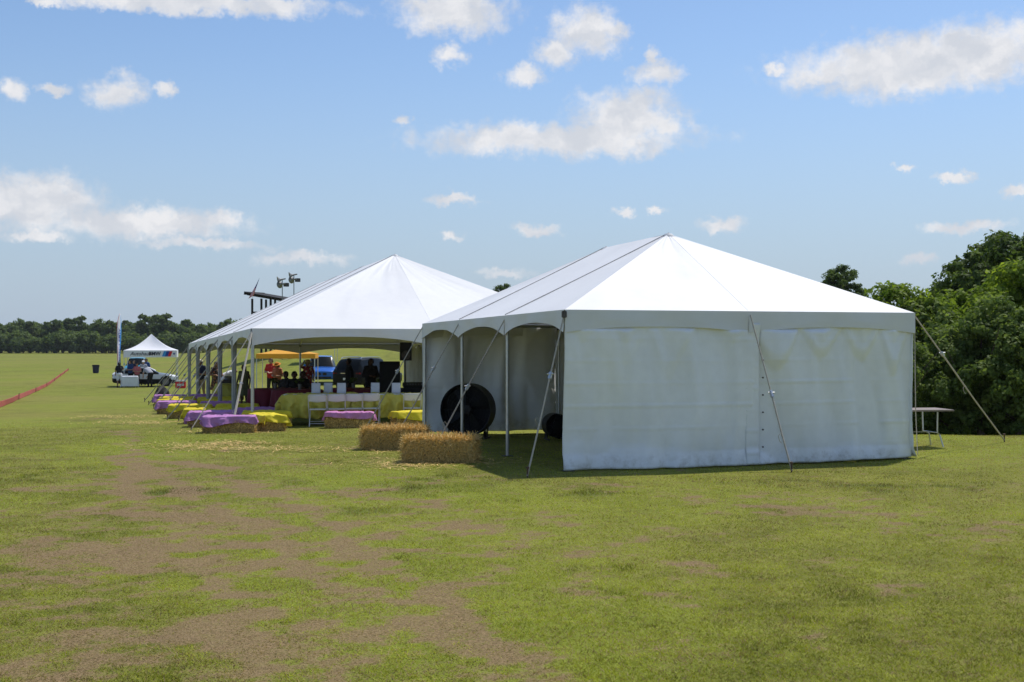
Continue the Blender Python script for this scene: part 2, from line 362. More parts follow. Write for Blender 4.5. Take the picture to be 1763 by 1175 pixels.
def axis(lo, hi, dlo, dhi, step, grow=1.13, maxs=40.):
    c = list(np.arange(dlo, dhi+1e-6, step)); s = step; v = dhi
    while v < hi: s = min(s*grow, maxs); v += s; c.append(v)
    s = step; v = dlo; pre = []
    while v > lo: s = min(s*grow, maxs); v -= s; pre.append(v)
    return np.array(pre[::-1]+c)
def ground():
    xs = axis(-900, 900, -11, 14, .10); ys = axis(-80, 1400, 4, 28, .10)
    X, Y = np.meshgrid(xs, ys, indexing='ij'); Z = gz(X, Y)
    me = np_mesh('ground', np.stack([X, Y, Z], 2).reshape(-1, 3), grid_faces(len(xs), len(ys)), True)
    x = X.ravel(); y = Y.ravel()
    for nm, v in (('dirt', dirt_mask(x, y)), ('weed', blob_mask(WEED, x, y, 21)), ('chaff', blob_mask(STRAWP, x, y, 22)), ('lush', lush_mask(x, y))):
        me.attributes.new(nm, 'FLOAT', 'POINT').data.foreach_set('value', v.astype(np.float32))
    m = bpy.data.materials.new('turf'); m.use_nodes = True; t = NT(m.node_tree); t.n.clear()
    A = lambda n: t.node('ShaderNodeAttribute', attribute_name=n).outputs['Fac']
    co = t.node('ShaderNodeTexCoord').outputs['Object']
    nA = t.noise(co, .07, 3.); nB = t.noise(co, 1.1, 4., .6); nC = t.noise(co, 9., 4., .65); nD = t.noise(co, 60., 3., .7); nE = t.noise(co, 220., 2., .7)
    g = t.math('ADD', t.math('MULTIPLY', nB, .45), t.math('ADD', t.math('MULTIPLY', nC, .3), t.math('MULTIPLY', nD, .25)))
    col = t.mix(t.ramp(g, .36, .64), GR_DARK, GR_PALE)  # noise mixes a dark and a paler turf colour
    col = t.mix(t.math('MULTIPLY', A('lush'), .55), col, GR_LUSH)
    col = t.mix(t.math('MULTIPLY', t.ramp(nA, .42, .66), .55), col, GR_DRY)
    col = t.mix(t.math('MULTIPLY', A('weed'), .65), col, GR_WEED)
    dn = t.math('ADD', t.math('MULTIPLY', t.math('SUBTRACT', nC, .5), .9), t.math('MULTIPLY', t.math('SUBTRACT', nD, .5), .7))
    dm = t.ramp(t.math('ADD', A('dirt'), t.math('MULTIPLY', dn, 1.7)), .24, .80)
    dcol = t.mix(t.ramp(nD, .35, .65), DIRT_A, DIRT_B)
    dcol = t.mix(t.math('MULTIPLY', t.ramp(nC, .45, .7), .6), dcol, DIRT_C)
    col = t.mix(t.math('MULTIPLY', dm, .88), col, dcol)
    sp = t.ramp(t.math('ADD', A('chaff'), t.math('MULTIPLY', t.math('SUBTRACT', nD, .5), 4.)), .75, 1.25)
    col = t.mix(t.math('MULTIPLY', sp, .75), col, (.55, .46, .19, 1))
    # fine blade-scale grain so that the sheet reads as turf beyond the modelled blades
    col = t.mix(1., col, t.mix(t.ramp(nE, .3, .7), (.72, .72, .72, 1), (1.25, 1.25, 1.2, 1)), 'MULTIPLY')
    b = t.node('ShaderNodeBsdfPrincipled'); t.put(b.inputs['Base Color'], col); b.inputs['Roughness'].default_value = .95; b.inputs['Specular IOR Level'].default_value = .1
    bn = t.node('ShaderNodeBump'); bn.inputs['Strength'].default_value = .5; bn.inputs['Distance'].default_value = .03
    t.put(bn.inputs['Height'], t.math('ADD', nC, t.math('MULTIPLY', nD, .5))); t.l.new(bn.outputs[0], b.inputs['Normal'])
    o = t.node('ShaderNodeOutputMaterial'); t.l.new(b.outputs[0], o.inputs[0])
    tag(link_mesh('ground', me, m), 'mown polo field turf with worn brown patches and wheel tracks', 'ground', kind='structure')
GR_DARK = (.112,.125,.022,1); GR_PALE = (.235,.245,.046,1); GR_LUSH = (.20,.245,.028,1); GR_DRY = (.235,.21,.058,1); GR_WEED = (.075,.105,.03,1)
DIRT_A = (.13,.083,.047,1); DIRT_B = (.30,.20,.12,1); DIRT_C = (.22,.175,.075,1)
ground()

def grass_blades(N=820000):
    r = np.random.default_rng(3)
    u = r.random(N*3); y0, y1 = 5.2, 34.; k = -0.55      # density falls with distance
    y = (y0**k+u*(y1**k-y0**k))**(1/k); x = (r.random(N*3)*2-1)*(.45*y+5)
    dm = dirt_mask(x, y); keep = (r.random(N*3) > .55*dm) & (r.random(N*3) < sstep(.45*y+5, .45*y+1.0, np.abs(x))) & (r.random(N*3) < sstep(34., 24., y))
    x, y, dm = x[keep][:N], y[keep][:N], dm[keep][:N]; n = len(x)
    z = gz(x, y); we = np.maximum(blob_mask(WEED, x, y, 21), .35*sstep(.70, .92, vnoise(x*2.1, y*2.1, 91))*sstep(.42, .62, fbm(x*.4, y*.4, 92, 2))); lu = lush_mask(x, y)
    tuft = fbm(x*5, y*5, 61, 3); h = (.007+.016*r.random(n)*(.4+tuft))*(1+1.2*we)*(1-.55*dm)
    th = r.random(n)*6.283; w = .0030*(1+.05*y)*(.7+.6*r.random(n)); ln = .012+.030*r.random(n); la = r.random(n)*6.283
    dx, dy = np.cos(th)*w, np.sin(th)*w
    V = np.empty((n, 3, 3), np.float32)
    V[:, 0] = np.stack([x-dx, y-dy, z-.004], 1); V[:, 1] = np.stack([x+dx, y+dy, z-.004], 1); V[:, 2] = np.stack([x+np.cos(la)*ln, y+np.sin(la)*ln, z+h], 1)
    me = np_mesh('grass', V.reshape(-1, 3), np.arange(n*3).reshape(-1, 3))
    n2 = fbm(x*1.1, y*1.1, 71, 4, .6)
    n3 = fbm(x*4, y*4, 72, 3, .7); n4 = fbm(x*13, y*13, 73, 2, .7)
    tint = np.clip(.20+.38*r.random(n)+.55*(n2-.5)+.7*(n3-.5)+.6*(n4-.5)+.22*lu-.38*we, 0, 1); dry = np.clip((r.random(n) < (.16+.66*dm+.34*sstep(.45, .7, fbm(x*.6, y*.6, 77, 4, .6))+.25*sstep(.5, .75, fbm(x*3.3, y*3.3, 78, 3, .7)))).astype(float), 0, 1)
    me.attributes.new('tint', 'FLOAT', 'POINT').data.foreach_set('value', np.repeat(tint, 3).astype(np.float32))
    me.attributes.new('dry', 'FLOAT', 'POINT').data.foreach_set('value', np.repeat(dry, 3).astype(np.float32))
    m = M['grass']; t = NT(m.node_tree)
    mixn = [q for q in t.n if q.type == 'MIX'][0]
    dd = t.node('ShaderNodeAttribute', attribute_name='dry').outputs['Fac']
    dc = t.mix(t.node('ShaderNodeAttribute', attribute_name='tint').outputs['Fac'], (.20,.145,.07,1), (.47,.36,.18,1)); c = t.mix(dd, mixn.outputs[2], dc)
    for q in list(mixn.outputs[2].links):
        if q.to_node != c.node: t.l.new(c, q.to_socket)
    tag(link_mesh('grass', me, m), 'short green and dried grass blades covering the field', 'grass', kind='stuff')

# ------------------------------------------------------------------ trees
def crown_mesh(name, lobes, nclump, per, leaf, seed, clump_r=.2):
    r = np.random.default_rng(seed); L = np.array(lobes, float)      # cx,cy,cz,rx,ry,rz
    w = (L[:, 3]*L[:, 4]*L[:, 5])**(.66); li = r.choice(len(L), nclump, p=w/w.sum())
    d = r.normal(size=(nclump, 3)); d /= np.linalg.norm(d, axis=1, keepdims=True); d[:, 2] = np.where(d[:, 2] < -.35, -d[:, 2], d[:, 2])
    rad = .5+.52*r.random(nclump)**.6
    C = L[li, :3]+d*L[li, 3:]*rad[:, None]; cr = clump_r*L[li, 3:].mean(1)*(.6+.8*r.random(nclump)); ct = r.random(nclump)
    ci = np.repeat(np.arange(nclump), per); n = len(ci)
    e = r.normal(size=(n, 3)); e /= np.linalg.norm(e, axis=1, keepdims=True); e[:, 2] *= .75
    Pp = C[ci]+e*(cr[ci]*(.35+.75*r.random(n)**.7))[:, None]
    N = e*.8+np.array([0, 0, .5])+r.normal(size=(n, 3))*.55+d[ci]*.3; N /= np.linalg.norm(N, axis=1, keepdims=True)
    a = np.cross(N, r.normal(size=(n, 3))); a /= np.linalg.norm(a, axis=1, keepdims=True); b = np.cross(N, a)
    s = (leaf*(.6+.8*r.random(n)))[:, None]
    V = np.stack([Pp-a*s*.5, Pp-b*s*.28+N*s*.06, Pp+a*s*.5-N*s*.08, Pp+b*s*.28+N*s*.06], 1)
    me = np_mesh(name, V.reshape(-1, 3), np.arange(n*4).reshape(-1, 4))
    tint = np.clip(.55*ct[ci]+.45*r.random(n), 0, 1)
    me.attributes.new('tint', 'FLOAT', 'POINT').data.foreach_set('value', np.repeat(tint, 4).astype(np.float32)); return me
def trunk_mesh(name, h, r0, seed, limbs=6, spread=1.6):
    rr = random.Random(seed); mb = MB(); pts = [(0,0,-.4)]; x = y = 0
    for i in range(1, 6):
        x += rr.uniform(-.06, .06)*h*.3; y += rr.uniform(-.06, .06)*h*.3; pts.append((x, y, h*i/5))
    mb.tube(pts, [r0*1.25, r0, r0*.85, r0*.7, r0*.5, r0*.25], 8)
    for k in range(limbs):
        i = rr.randint(1, 4); b = Vector(pts[i]); a = k*2.4+rr.random(); L = spread*rr.uniform(.7, 1.1)
        m1 = b+Vector((math.cos(a)*L*.5, math.sin(a)*L*.5, L*.35)); m2 = b+Vector((math.cos(a)*L, math.sin(a)*L, L*.95))
        mb.tube([b, m1, m2], [r0*.4, r0*.26, r0*.1], 6)
    return mb.mesh(name, True)
def tree_proto(lobes, nclump, per, leaf, seed, mat, h, r0, clump_r=.2, spread=1.6):
    return crown_mesh('crown', lobes, nclump, per, leaf, seed, clump_r), trunk_mesh('trunk', h, r0, seed, 6, spread), mat
def plant_tree(pr, name, x, y, s, rz, label, group, cat='tree', sink=0., sz=None):
    e = empty(name, (x, y, g1(x, y)-sink), rz, label, cat, group); e.scale = (s, s, sz or s)
    c = link_mesh('crown', pr[0], None, e)
    if not pr[0].materials: pr[0].materials.append(M[pr[2]])
    t = link_mesh('trunk', pr[1], M['bark'], e); return e
def rl(seed, n, R0, H0, H1, lr=(.28,.45)):
    """a bunch of overlapping lobes that fills a crown between H0 and H1"""
    r = random.Random(seed); o = []
    for k in range(n):
        f = (k+.5)/n; z = H0+(H1-H0)*f; ww = R0*math.sqrt(max(.12, 1-(2*abs(f-.45))**2.2)); a = k*2.4+r.random(); q = ww*r.uniform(.25, .75)
        s = R0*r.uniform(*lr)*1.25; o.append((math.cos(a)*q, math.sin(a)*q, z, s, s, s*r.uniform(.7, .95)))
    return o
def woods():
    near = [tree_proto(rl(1, 13, 2.5, .6, 5.2), 330, 70, .17, 11, 'leafA', 4.4, .13, .24), tree_proto(rl(2, 12, 2.3, .5, 4.6), 300, 70, .16, 12, 'leafA', 4.0, .12, .26),
            tree_proto(rl(3, 11, 2.0, .3, 3.6), 280, 70, .14, 13, 'leafC', 3.0, .09, .26), tree_proto(rl(4, 14, 2.6, 1.6, 8.2, (.22,.36)), 430, 60, .18, 14, 'leafB', 7.6, .17, .27, 2.0)]
    g = 'trees of the wood beyond the frame tent'
    spec = [ # px, distance, prototype, scale, label
        (1545,31,1,.86,'bright green bushy tree whose crown starts behind the tent roof corner'),(1600,30,2,.92,'low grey-green shrub under the bushy trees beside the folding table'),
        (1625,35,0,1.0,'rounded bright green tree beside the strap line of the tent'),(1700,33,0,.90,'bright green tree with full sunlit crown at the edge of the mown bank'),
        (1690,27.6,2,.80,'grey-green shrub with pale leaves where the guy strap is staked'),(1775,31,1,.96,'yellow-green leafy tree reaching low over the mown bank'),
        (1752,27.4,2,.72,'small dark shrub at the foot of the yellow-green tree'),(1850,34,0,1.15,'broad green tree at the far right end of the wood'),
        (1560,40,1,1.10,'dark green tree filling the gap behind the bushy trees'),(1500,52,0,1.02,'green tree just showing above the tent roof slope'),
        (1655,47,3,1.0,'dark airy tree with thin upper twigs against the sky'),(1712,50,3,1.17,'tallest dark tree with an open feathery top above the wood'),(1775,46,3,1.14,'tall dark tree with drooping side branches behind the wood edge'),
        (1840,44,3,1.05,'tall dark tree closing the wood behind the broad green tree'),(1600,54,3,.86,'slim dark tree half hidden behind the rounded crowns'),(1900,40,1,1.2,'leafy green tree past the broad green tree'),
        (1540,27.2,2,.62,'low shrub directly behind the tent sidewall edge'),(1640,28.2,2,.66,'low dense shrub in shade behind the folding table')]
    for i, (px, d, k, s, lab) in enumerate(spec):
        nm = ('leafy_tree', 'leafy_tree', 'shrub', 'tall_tree')[k]
        plant_tree(near[k], nm, gp(px, d), d, s, i*1.7, lab, g if k != 2 else 'shrubs along the edge of the wood', 'shrub' if k == 2 else 'tree')
    plant_tree(near[3], 'tall_tree', gp(1444, 95), 95, 1.1, .4, 'lone distant tree with a rounded twin crown above the tent roof', 'trees far behind the tents', sz=.97)
    plant_tree(near[3], 'tall_tree', gp(868, 110), 110, .76, 1.4, 'distant tree top peeping between the two tent roofs', 'trees far behind the tents')
    plant_tree(near[0], 'leafy_tree', gp(838, 112), 112, 1.0, 2.4, 'distant low tree crown showing over the slope of the party tent', 'trees far behind the tents')
    # tree line across the field
    far = [tree_proto(rl(21, 9, 4.2, 2.2, 10.2), 330, 18, .72, 21, 'leafF', 8.5, .28, .3), tree_proto(rl(22, 9, 5.0, 2., 8.6), 340, 18, .75, 22, 'leafF', 7., .3, .3),
           tree_proto(rl(23, 10, 3.8, 2.2, 12.2), 330, 18, .7, 23, 'leafF', 10., .28, .3), tree_proto(rl(24, 6, 3.6, .6, 4.2, (.4,.6)), 200, 18, .75, 24, 'leafF', 3., .2, .34)]
    names = ['tree in the far tree line across the polo field']
    r = random.Random(5); px = -70.; done = set()
    while px < 470:
        k = r.choice([0, 1, 1, 2, 0]); d = 395+r.uniform(-12, 22); s = r.uniform(.82, 1.05)
        if 255 < px < 285: k = 2; s = 1.10
        if 105 < px < 122 : k = 2; s = .98
        lab = names[0]
        if k == 2 and 105 < px < 122 and 'a' not in done: done.add('a'); lab = 'tall narrow tree standing above the far tree line beyond the red boards'
        if k == 2 and 255 < px < 285 and 'b' not in done: done.add('b'); lab = 'tallest tree of the far line, rising behind the white canopy'
        plant_tree(far[k], 'field_tree', gp(px, d), d, s, r.uniform(0, 6), lab, 'far tree line across the field', 'tree', sz=s*r.uniform(.85, 1.1)); px += r.uniform(11, 21)
    px = -75.
    while px < 470:                                   # undergrowth closing the foot of the line
        d = 382+r.uniform(-4, 6); plant_tree(far[3], 'field_bush', gp(px, d), d, r.uniform(.8, 1.3), r.uniform(0, 6), 'dark bush at the foot of the far tree line', 'bushes under the far tree line', 'bush'); px += r.uniform(11, 15)
    # second row to close the sky gaps low down
    px = -60.
    while px < 470:
        k = r.choice([0, 1]); d = 430+r.uniform(-6, 12); plant_tree(far[k], 'field_tree', gp(px, d), d, r.uniform(.85, .98), r.uniform(0, 6), 'tree standing in the second row of the far tree line', 'second row of the far tree line', 'tree'); px += r.uniform(24, 34)
woods()

# ------------------------------------------------------------------ frame tents
def patch(A, B, C, D, nu, nv, sag=.03, wr=.006, seed=0, ev=.0):
    """bilinear sheet A-B (eave), D-C (top) with a little sag and wrinkles along its normal"""
    A, B, C, D = map(np.array, (A, B, C, D)); u = np.linspace(0, 1, nu)[:, None, None]; v = np.linspace(0, 1, nv)[None, :, None]
    P = (A*(1-u)+B*u)*(1-v)+(D*(1-u)+C*u)*v
    n = np.cross(B-A, (D+C)/2-(A+B)/2); n /= np.linalg.norm(n); n *= np.sign(n[2]) or 1
    Lx = np.linalg.norm(B-A); Ly = np.linalg.norm((D+C)/2-(A+B)/2)
    U, Vv = u[..., 0]*Lx, v[..., 0]*Ly
    w = fbm(U*1.6+seed*7+Vv*.6, Vv*.7+seed*3, seed, 3)-.5; e = np.exp(-Vv/.35)
    w2 = (fbm(U*4.5+seed*11, Vv*1.2, seed+5, 2)-.5)*e
    disp = -sag*np.sin(np.pi*u[..., 0])*np.sin(np.pi*np.clip(v[..., 0], 0, 1))+wr*w*3*np.sin(np.pi*u[..., 0])**.5+wr*3*w2*np.sin(np.pi*u[..., 0])**.5
    edge = np.minimum(1, v[..., 0]*30)
    return P+n*(disp*edge)[..., None]
def wall_panel(name, A, B, ztop, zbot, out, mat, parent, seed, du=.03, dv=.028, thick=.004, swag=.06, flare=.07, fold=.19, label=None, sag=.045):
    """hanging sidewall: long soft folds, packing creases, swags between its clips, hem kicked out on the grass"""
    A = np.array(A, float); B = np.array(B, float); L = np.linalg.norm((B-A)[:2]); nu = max(8, int(L/du)); H = ztop-min(zbot) if hasattr(zbot, '__len__') else ztop-zbot
    nv = max(8, int(H/dv)); u = np.linspace(0, 1, nu)[:, None]; v = np.linspace(0, 1, nv)[None, :]
    zb = (zbot[0]*(1-u)+zbot[1]*u) if hasattr(zbot, '__len__') else zbot+0*u
    U = u*L; Z = ztop+(zb-ztop)*v; T = (ztop-Z)          # T metres below the rail
    sh = .25*np.sin(T*1.3+seed)
    f = (fbm(U*1.5+sh+seed*5, T*.35+seed, seed, 3)-.5)*2*fold*(.45+.55*v)
    f = f+(fbm(U*3.4+sh*1.5+seed, T*.22, seed+3, 2)-.5)*2*fold*.45*np.exp(-((v-.5)/.5)**2)
    cl = .74; U0 = U; U = U+.5*(vnoise(U*1.1, U*0, seed+40)-.5)+.10*T*(vnoise(U*.8, U*0+5, seed+41)-.5); ph = (U/cl) % 1
    rc = _h(np.floor(U/cl), np.floor(U*0)+2, seed); Dv = .16+(.20+.50*rc)*np.sin(np.pi*ph)**1.4; gg = T/Dv
    f = f+sag*Dv*np.clip(gg, 0, 1.3)**1.6*sstep(1.30, .80, gg)*np.where(rc > .25, .35+.65*_h(np.floor(U/cl), np.floor(U*0)+7, seed), 0)      # the cloth sags in pockets between its clips
    f = f+swag*np.exp(-T/.30)*np.sin(np.pi*ph)*(.4+.9*_h(np.floor(U/cl), np.floor(U*0), seed))
    tri = np.clip(1-np.abs(ph-.5)*2-T/.42*1.0, 0, 1); f = f+.06*tri*(_h(np.floor(U/cl), np.floor(U*0)+1, seed) > .45)
    U = U0
    for c in np.arange(.33, H, .335):                         # packing creases
        amp = .007+.008*vnoise(U*.9, U*0+c*3, seed); f = f+amp*np.exp(-((T-c-.012*(vnoise(U*.7, U*0+c, seed+2)-.5))/.012)**2)
    f = f+flare*sstep(.34*(.5+vnoise(U*.9, U*0+2, seed+8)), 0., (H-T))*(.2+1.3*vnoise(U*1.2, U*0, seed+9))-.02*np.exp(-((H-T-.26)/.06)**2)*vnoise(U*.8, U*0+4, seed+4)
    f = f+.004*(fbm(U*9, T*9, seed+20, 2)-.5)
    f = np.minimum(f, .04+1.2*np.maximum(T-.17, 0)); f = np.maximum(f, -.05)
    P = np.empty((nu, nv, 3)); o = np.array([out[0], out[1]])
    for k in (0, 1): P[..., k] = A[k]+(B[k]-A[k])*u+o[k]*f
    P[..., 2] = Z+.012*(vnoise(U*2.2, U*0, seed+6)-.5)*(v > .95)
    ob = grid_obj(name, P, mat, parent, thick)
    if label: ob['label'] = label
    return ob
def strap(parent, a, b, ratchet=.42, w=.013, loop=True):
    """webbing guy strap from eave to stake: thin upper web, ratchet, doubled lower web, steel stake"""
    a = Vector(a); b = Vector(b); m = a.lerp(b, ratchet); d = (b-a).normalized()
    s = MB().tube([a, m], w*.85, 6).tube([m, m.lerp(b, .5)+Vector((0,0,-.02)), b], w, 6).build('guy_strap', M['strap'], parent, True)
    rt = MB(); rt.box(m, (.05,.045,.11), M=d.to_track_quat('Z', 'Y').to_matrix(), bev=.008); rt.tube([m+Vector((-.05,0,.02)), m+Vector((.05,0,.02))], .012, 6)
    rt.build('ratchet', M['pole'], s)
    if loop:
        q = a.lerp(b, min(.95, ratchet+.27)); MB().tube([q, q+Vector((-.03,0,.05)), q+Vector((-.07,-.01,.01)), q+Vector((-.05,0,-.06)), q+Vector((-.02,0,-.1))], .005, 5).build('strap_tail', M['strap'], s, True)
    st = MB(); st.tube([b+Vector((0,0,-.25)), b+Vector((-d.x*.02, -d.y*.02, .10))], .013, 8); st.lathe([(.0,.098),(.024,.10),(.024,.125),(0,.13)], 8, b+Vector((-d.x*.02,-d.y*.02,0)))
    st.build('stake', M['rust'], s); return s
def tent(root, o, ang, w, bay, n, ez, slope, pz, val_pole, val_mid_side, val_mid_front, pole_r, curtains=False, rough_seed=0, pin=.06):
    o = np.array([o[0], o[1]]); Ld = np.array([-math.sin(ang), math.cos(ang)]); Wd = np.array([math.cos(ang), math.sin(ang)])
    def P(t, u, z): q = o+Ld*bay*t+Wd*w*u; return np.array([q[0], q[1], z+slope*bay*t])
    E = lambda t, u: P(t, u, ez); K = lambda i: P(i, 1, pz)
    sd = rough_seed
    def panel(A, B, C, D, k, lab=None):
        ob = grid_obj('roof_panel', patch(A, B, C, D, 44, 44, .035, .006, sd+k), M['vinyl'], root); return ob
    # roof panels: two halves of each hip end, one panel per bay on the long sides
    panel(E(0,0), E(0,1), K(1), K(1), 1); panel(E(0,1), E(0,2), K(1), K(1), 2)
    panel(E(n,2), E(n,1), K(n-1), K(n-1), 3); panel(E(n,1), E(n,0), K(n-1), K(n-1), 4)
    for i in range(n):
        c0, c1 = K(max(1, i)), K(min(n-1, i+1))
        panel(E(i+1,0), E(i,0), c0, c1, 10+i); panel(E(i,2), E(i+1,2), c1, c0, 30+i)
    # valance pieces, cut in a scallop between the poles
    def valance(A, B, out, mid, k):
        nu = 40; nv = 9; u = np.linspace(0, 1, nu)[:, None]; v = np.linspace(0, 1, nv)[None, :]
        L = np.linalg.norm(B-A); dep = mid+(val_pole-mid)*np.abs(2*u-1)**2.3
        f = .012+.012*v*np.sin(u*L*5+k)+.02*(fbm(u*L*3+k*3, v*2, sd+k, 2)-.5)*v
        Pn = np.empty((nu, nv, 3))
        for c in (0, 1): Pn[..., c] = A[c]+(B[c]-A[c])*u+out[c]*f
        Pn[..., 2] = A[2]+(B[2]-A[2])*u-dep*v-.0*u
        grid_obj('valance', Pn, M['vinyl'], root)
    for i in range(n):
        valance(E(i+1,0), E(i,0), -Wd, val_mid_side, i); valance(E(i,2), E(i+1,2), Wd, val_mid_side, 20+i)
    for u in (0, 1): valance(E(0,u), E(0,u+1), -Ld, val_mid_front, 40+u); valance(E(n,u+1), E(n,u), Ld, val_mid_front, 50+u)
    # laced seams up the long slopes, ridge caps
    up = np.array([0,0,.016])
    for i in range(1, n):
        for u in (0, 2):
            A, B = E(i, u), K(i); pts = [A*(1-s)+B*s+up-np.array([0,0,.035*math.sin(math.pi*s)*.3]) for s in np.linspace(0, 1, 12)]
            MB().tube(pts, .008, 5).build('lacing_seam', M['rope'], root, True)
        MB().lathe([(.10,-.04),(.07,.0),(.0,.012)], 10, K(i)).build('peak_cap', M['vinyl'], root, True)
    for i, t_ in ((1, 0), (n-1, n)):
        A, B = E(t_, 1), K(i); MB().tube([A*(1-s)+B*s+np.array([0,0,.0]) for s in np.linspace(.01, .98, 4)], .0035, 5).build('welded_seam', M['vinyl'], root, True)
    # aluminium frame under the cloth
    dn = np.array([0,0,-.055])
    rails = [(E(0,0), E(0,2)), (E(n,0), E(n,2)), (E(0,0), E(n,0)), (E(0,2), E(n,2)), (K(1), K(n-1))]
    ctr0 = np.array([*(o+Ld*bay*n/2+Wd*w), 0])
    def ins(q):
        v = ctr0-q; v[2] = 0; return q+dn+v/(np.linalg.norm(v)+1e-6)*(.11 if np.linalg.norm(v) > w*.6 and q[2] < ez+.05 else 0.)
    for A, B in rails: MB().tube([ins(A), ins(B)], .028, 8).build('frame_rail', M['pole'], root, True)
    raf = [(E(0,0), K(1)), (E(0,2), K(1)), (E(0,1), K(1)), (E(n,0), K(n-1)), (E(n,2), K(n-1)), (E(n,1), K(n-1))]+[(E(i,u), K(i)) for i in range(1, n) for u in (0, 2)]
    for A, B in raf: MB().tube([ins(A), ins(B)+np.array([0,0,-.05])], .028, 8).build('rafter', M['pole'], root, True)
    # legs
    for (t, u) in [(i, 0) for i in range(n+1)]+[(i, 2) for i in range(n+1)]+[(0, 1), (n, 1)]:
        q = E(t, u); ctr = np.array([*(o+Ld*bay*n/2+Wd*w), 0]); inn = ctr-q; inn[2] = 0; inn /= np.linalg.norm(inn)
        p = q+inn*(.06 if (u == 0 and t > 0) else pin); z0 = g1(p[0], p[1])
        lg = MB().tube([(p[0], p[1], z0+.01), (p[0], p[1], q[2]-.04)], pole_r, 10).build('pole', M['pole'], root, True)
        MB().box((p[0], p[1], z0+.006), (.16,.16,.012), ang).build('base_plate', M['steel'], lg)
        MB().box((p[0], p[1], q[2]-.07), (.085,.085,.12), ang, .01).build('corner_fitting', M['steel'], lg)
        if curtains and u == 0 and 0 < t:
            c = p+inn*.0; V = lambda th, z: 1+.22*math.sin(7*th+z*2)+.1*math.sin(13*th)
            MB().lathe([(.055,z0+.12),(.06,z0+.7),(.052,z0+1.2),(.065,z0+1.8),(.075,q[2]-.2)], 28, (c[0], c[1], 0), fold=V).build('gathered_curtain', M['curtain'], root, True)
    return P, E, K, Ld, Wd

def near_tent():
    root = empty('frame_tent', (0,0,0), 0, 'white frame tent with closed front sidewalls and open scalloped left side', 'tent', 'white frame tents')
    a = .3217; w = 3.05; b = 2.83; n = 3
    P, E, K, Ld, Wd = tent(root, (.775, 17.59), a, w, b, n, 2.371, -.0101, 3.84, .335, .16, .245, .03, rough_seed=100, pin=.17)
    # sidewalls: front two panels with a laced overlap, right side and far end closed, left side open
    gzp = lambda q: g1(q[0], q[1])
    def wp(A, B, out, seed, **k):
        A = A+np.array([*out, 0])*.0; zt = min(A[2], B[2])-.10
        return wall_panel('sidewall', A, B, zt, (gzp(A)+.02, gzp(B)+.02), out, M['wall'], root, seed, **k)
    wp(E(0,.0)+np.array([*Ld, 0])*.065, E(0,1.06)+np.array([*Ld, 0])*.065, -Ld, 3)
    wp(E(0,1.065)+np.array([*Ld, 0])*.06, E(0,2)+np.array([*Ld, 0])*.06, -Ld, 8, swag=.08, sag=.14)
    # laced overlap: a narrow flap with eyelets
    A = E(0,.985); B = E(0,1.063); zt = 2.2
    fl = wall_panel('overlap_flap', A+np.array([*Ld, 0])*.015, B+np.array([*Ld, 0])*.02, zt-.02, (gzp(A)+.03, gzp(B)+.03), -Ld, M['wall'], root, 15, swag=0, flare=.05, fold=.006)
    for k in range(7):
        q = E(0,1.085)+np.array([*Ld, 0])*.03; z = 1.88-k*.27
        MB().lathe([(.0,0),(.013,0),(.013,.02),(0,.022)], 8, (q[0], q[1], z), Matrix.Rotation(a, 3, 'Z') @ Matrix.Rotation(R(90), 3, 'X')).build('eyelet', M['steel'], root)
    wp(E(0,2), E(1.5,2), Wd, 21, du=.06, dv=.05); wp(E(1.5,2), E(3,2), Wd, 22, du=.06, dv=.05)
    def back(u0, u1, s): 
        A, B = E(3,u0), E(3,u1); return wall_panel('sidewall', A, B, min(A[2], B[2])-.06, (gzp(A)+.055, gzp(B)+.07), Ld, M['wall'], root, s, du=.045, dv=.04, swag=.12, fold=.26, flare=.02)
    back(0, 1, 31); back(1.0, 2, 32)
    # straps
    q = lambda x, y: (x, y, g1(x, y)+.03)
    strap(root, E(0,0)+np.array([0,0,-.03]), q(.215, 16.8), .40)
    m = E(0,1); strap(root, m+np.array([0,0,-.06])-np.array([*Ld, 0])*.05, q(m[0]+.44, m[1]-.97), .52)
    c = E(0,2); strap(root, c+np.array([0,0,-.05]), q(9.09, 22.1), .28)
    MB().tube([c+np.array([0,0,-.1]), c+np.array([.05,.1,-1.6]), (c[0]+.1, c[1]+.15, g1(c[0],c[1])+.05)], .008, 5).build('loose_rope', M['strap'], root, True)
    for t in (1, 2, 3):
        e = E(t,0); strap(root, e+np.array([0,0,-.06]), q(*(e[:2]-Wd*1.32)), (.5, .38, .42)[t-1])
    for t in (1, 2, 3):
        e = E(t,2); strap(root, e+np.array([0,0,-.06]), q(*(e[:2]+Wd*1.6)), .45)
    # rafter fitting showing at the corner
    e = E(0,0); MB().box(e+np.array([-.01,-.035,-.07]), (.07,.05,.10), a, .008).build('corner_bracket', M['steel'], root)
    return P, E, K, Ld, Wd
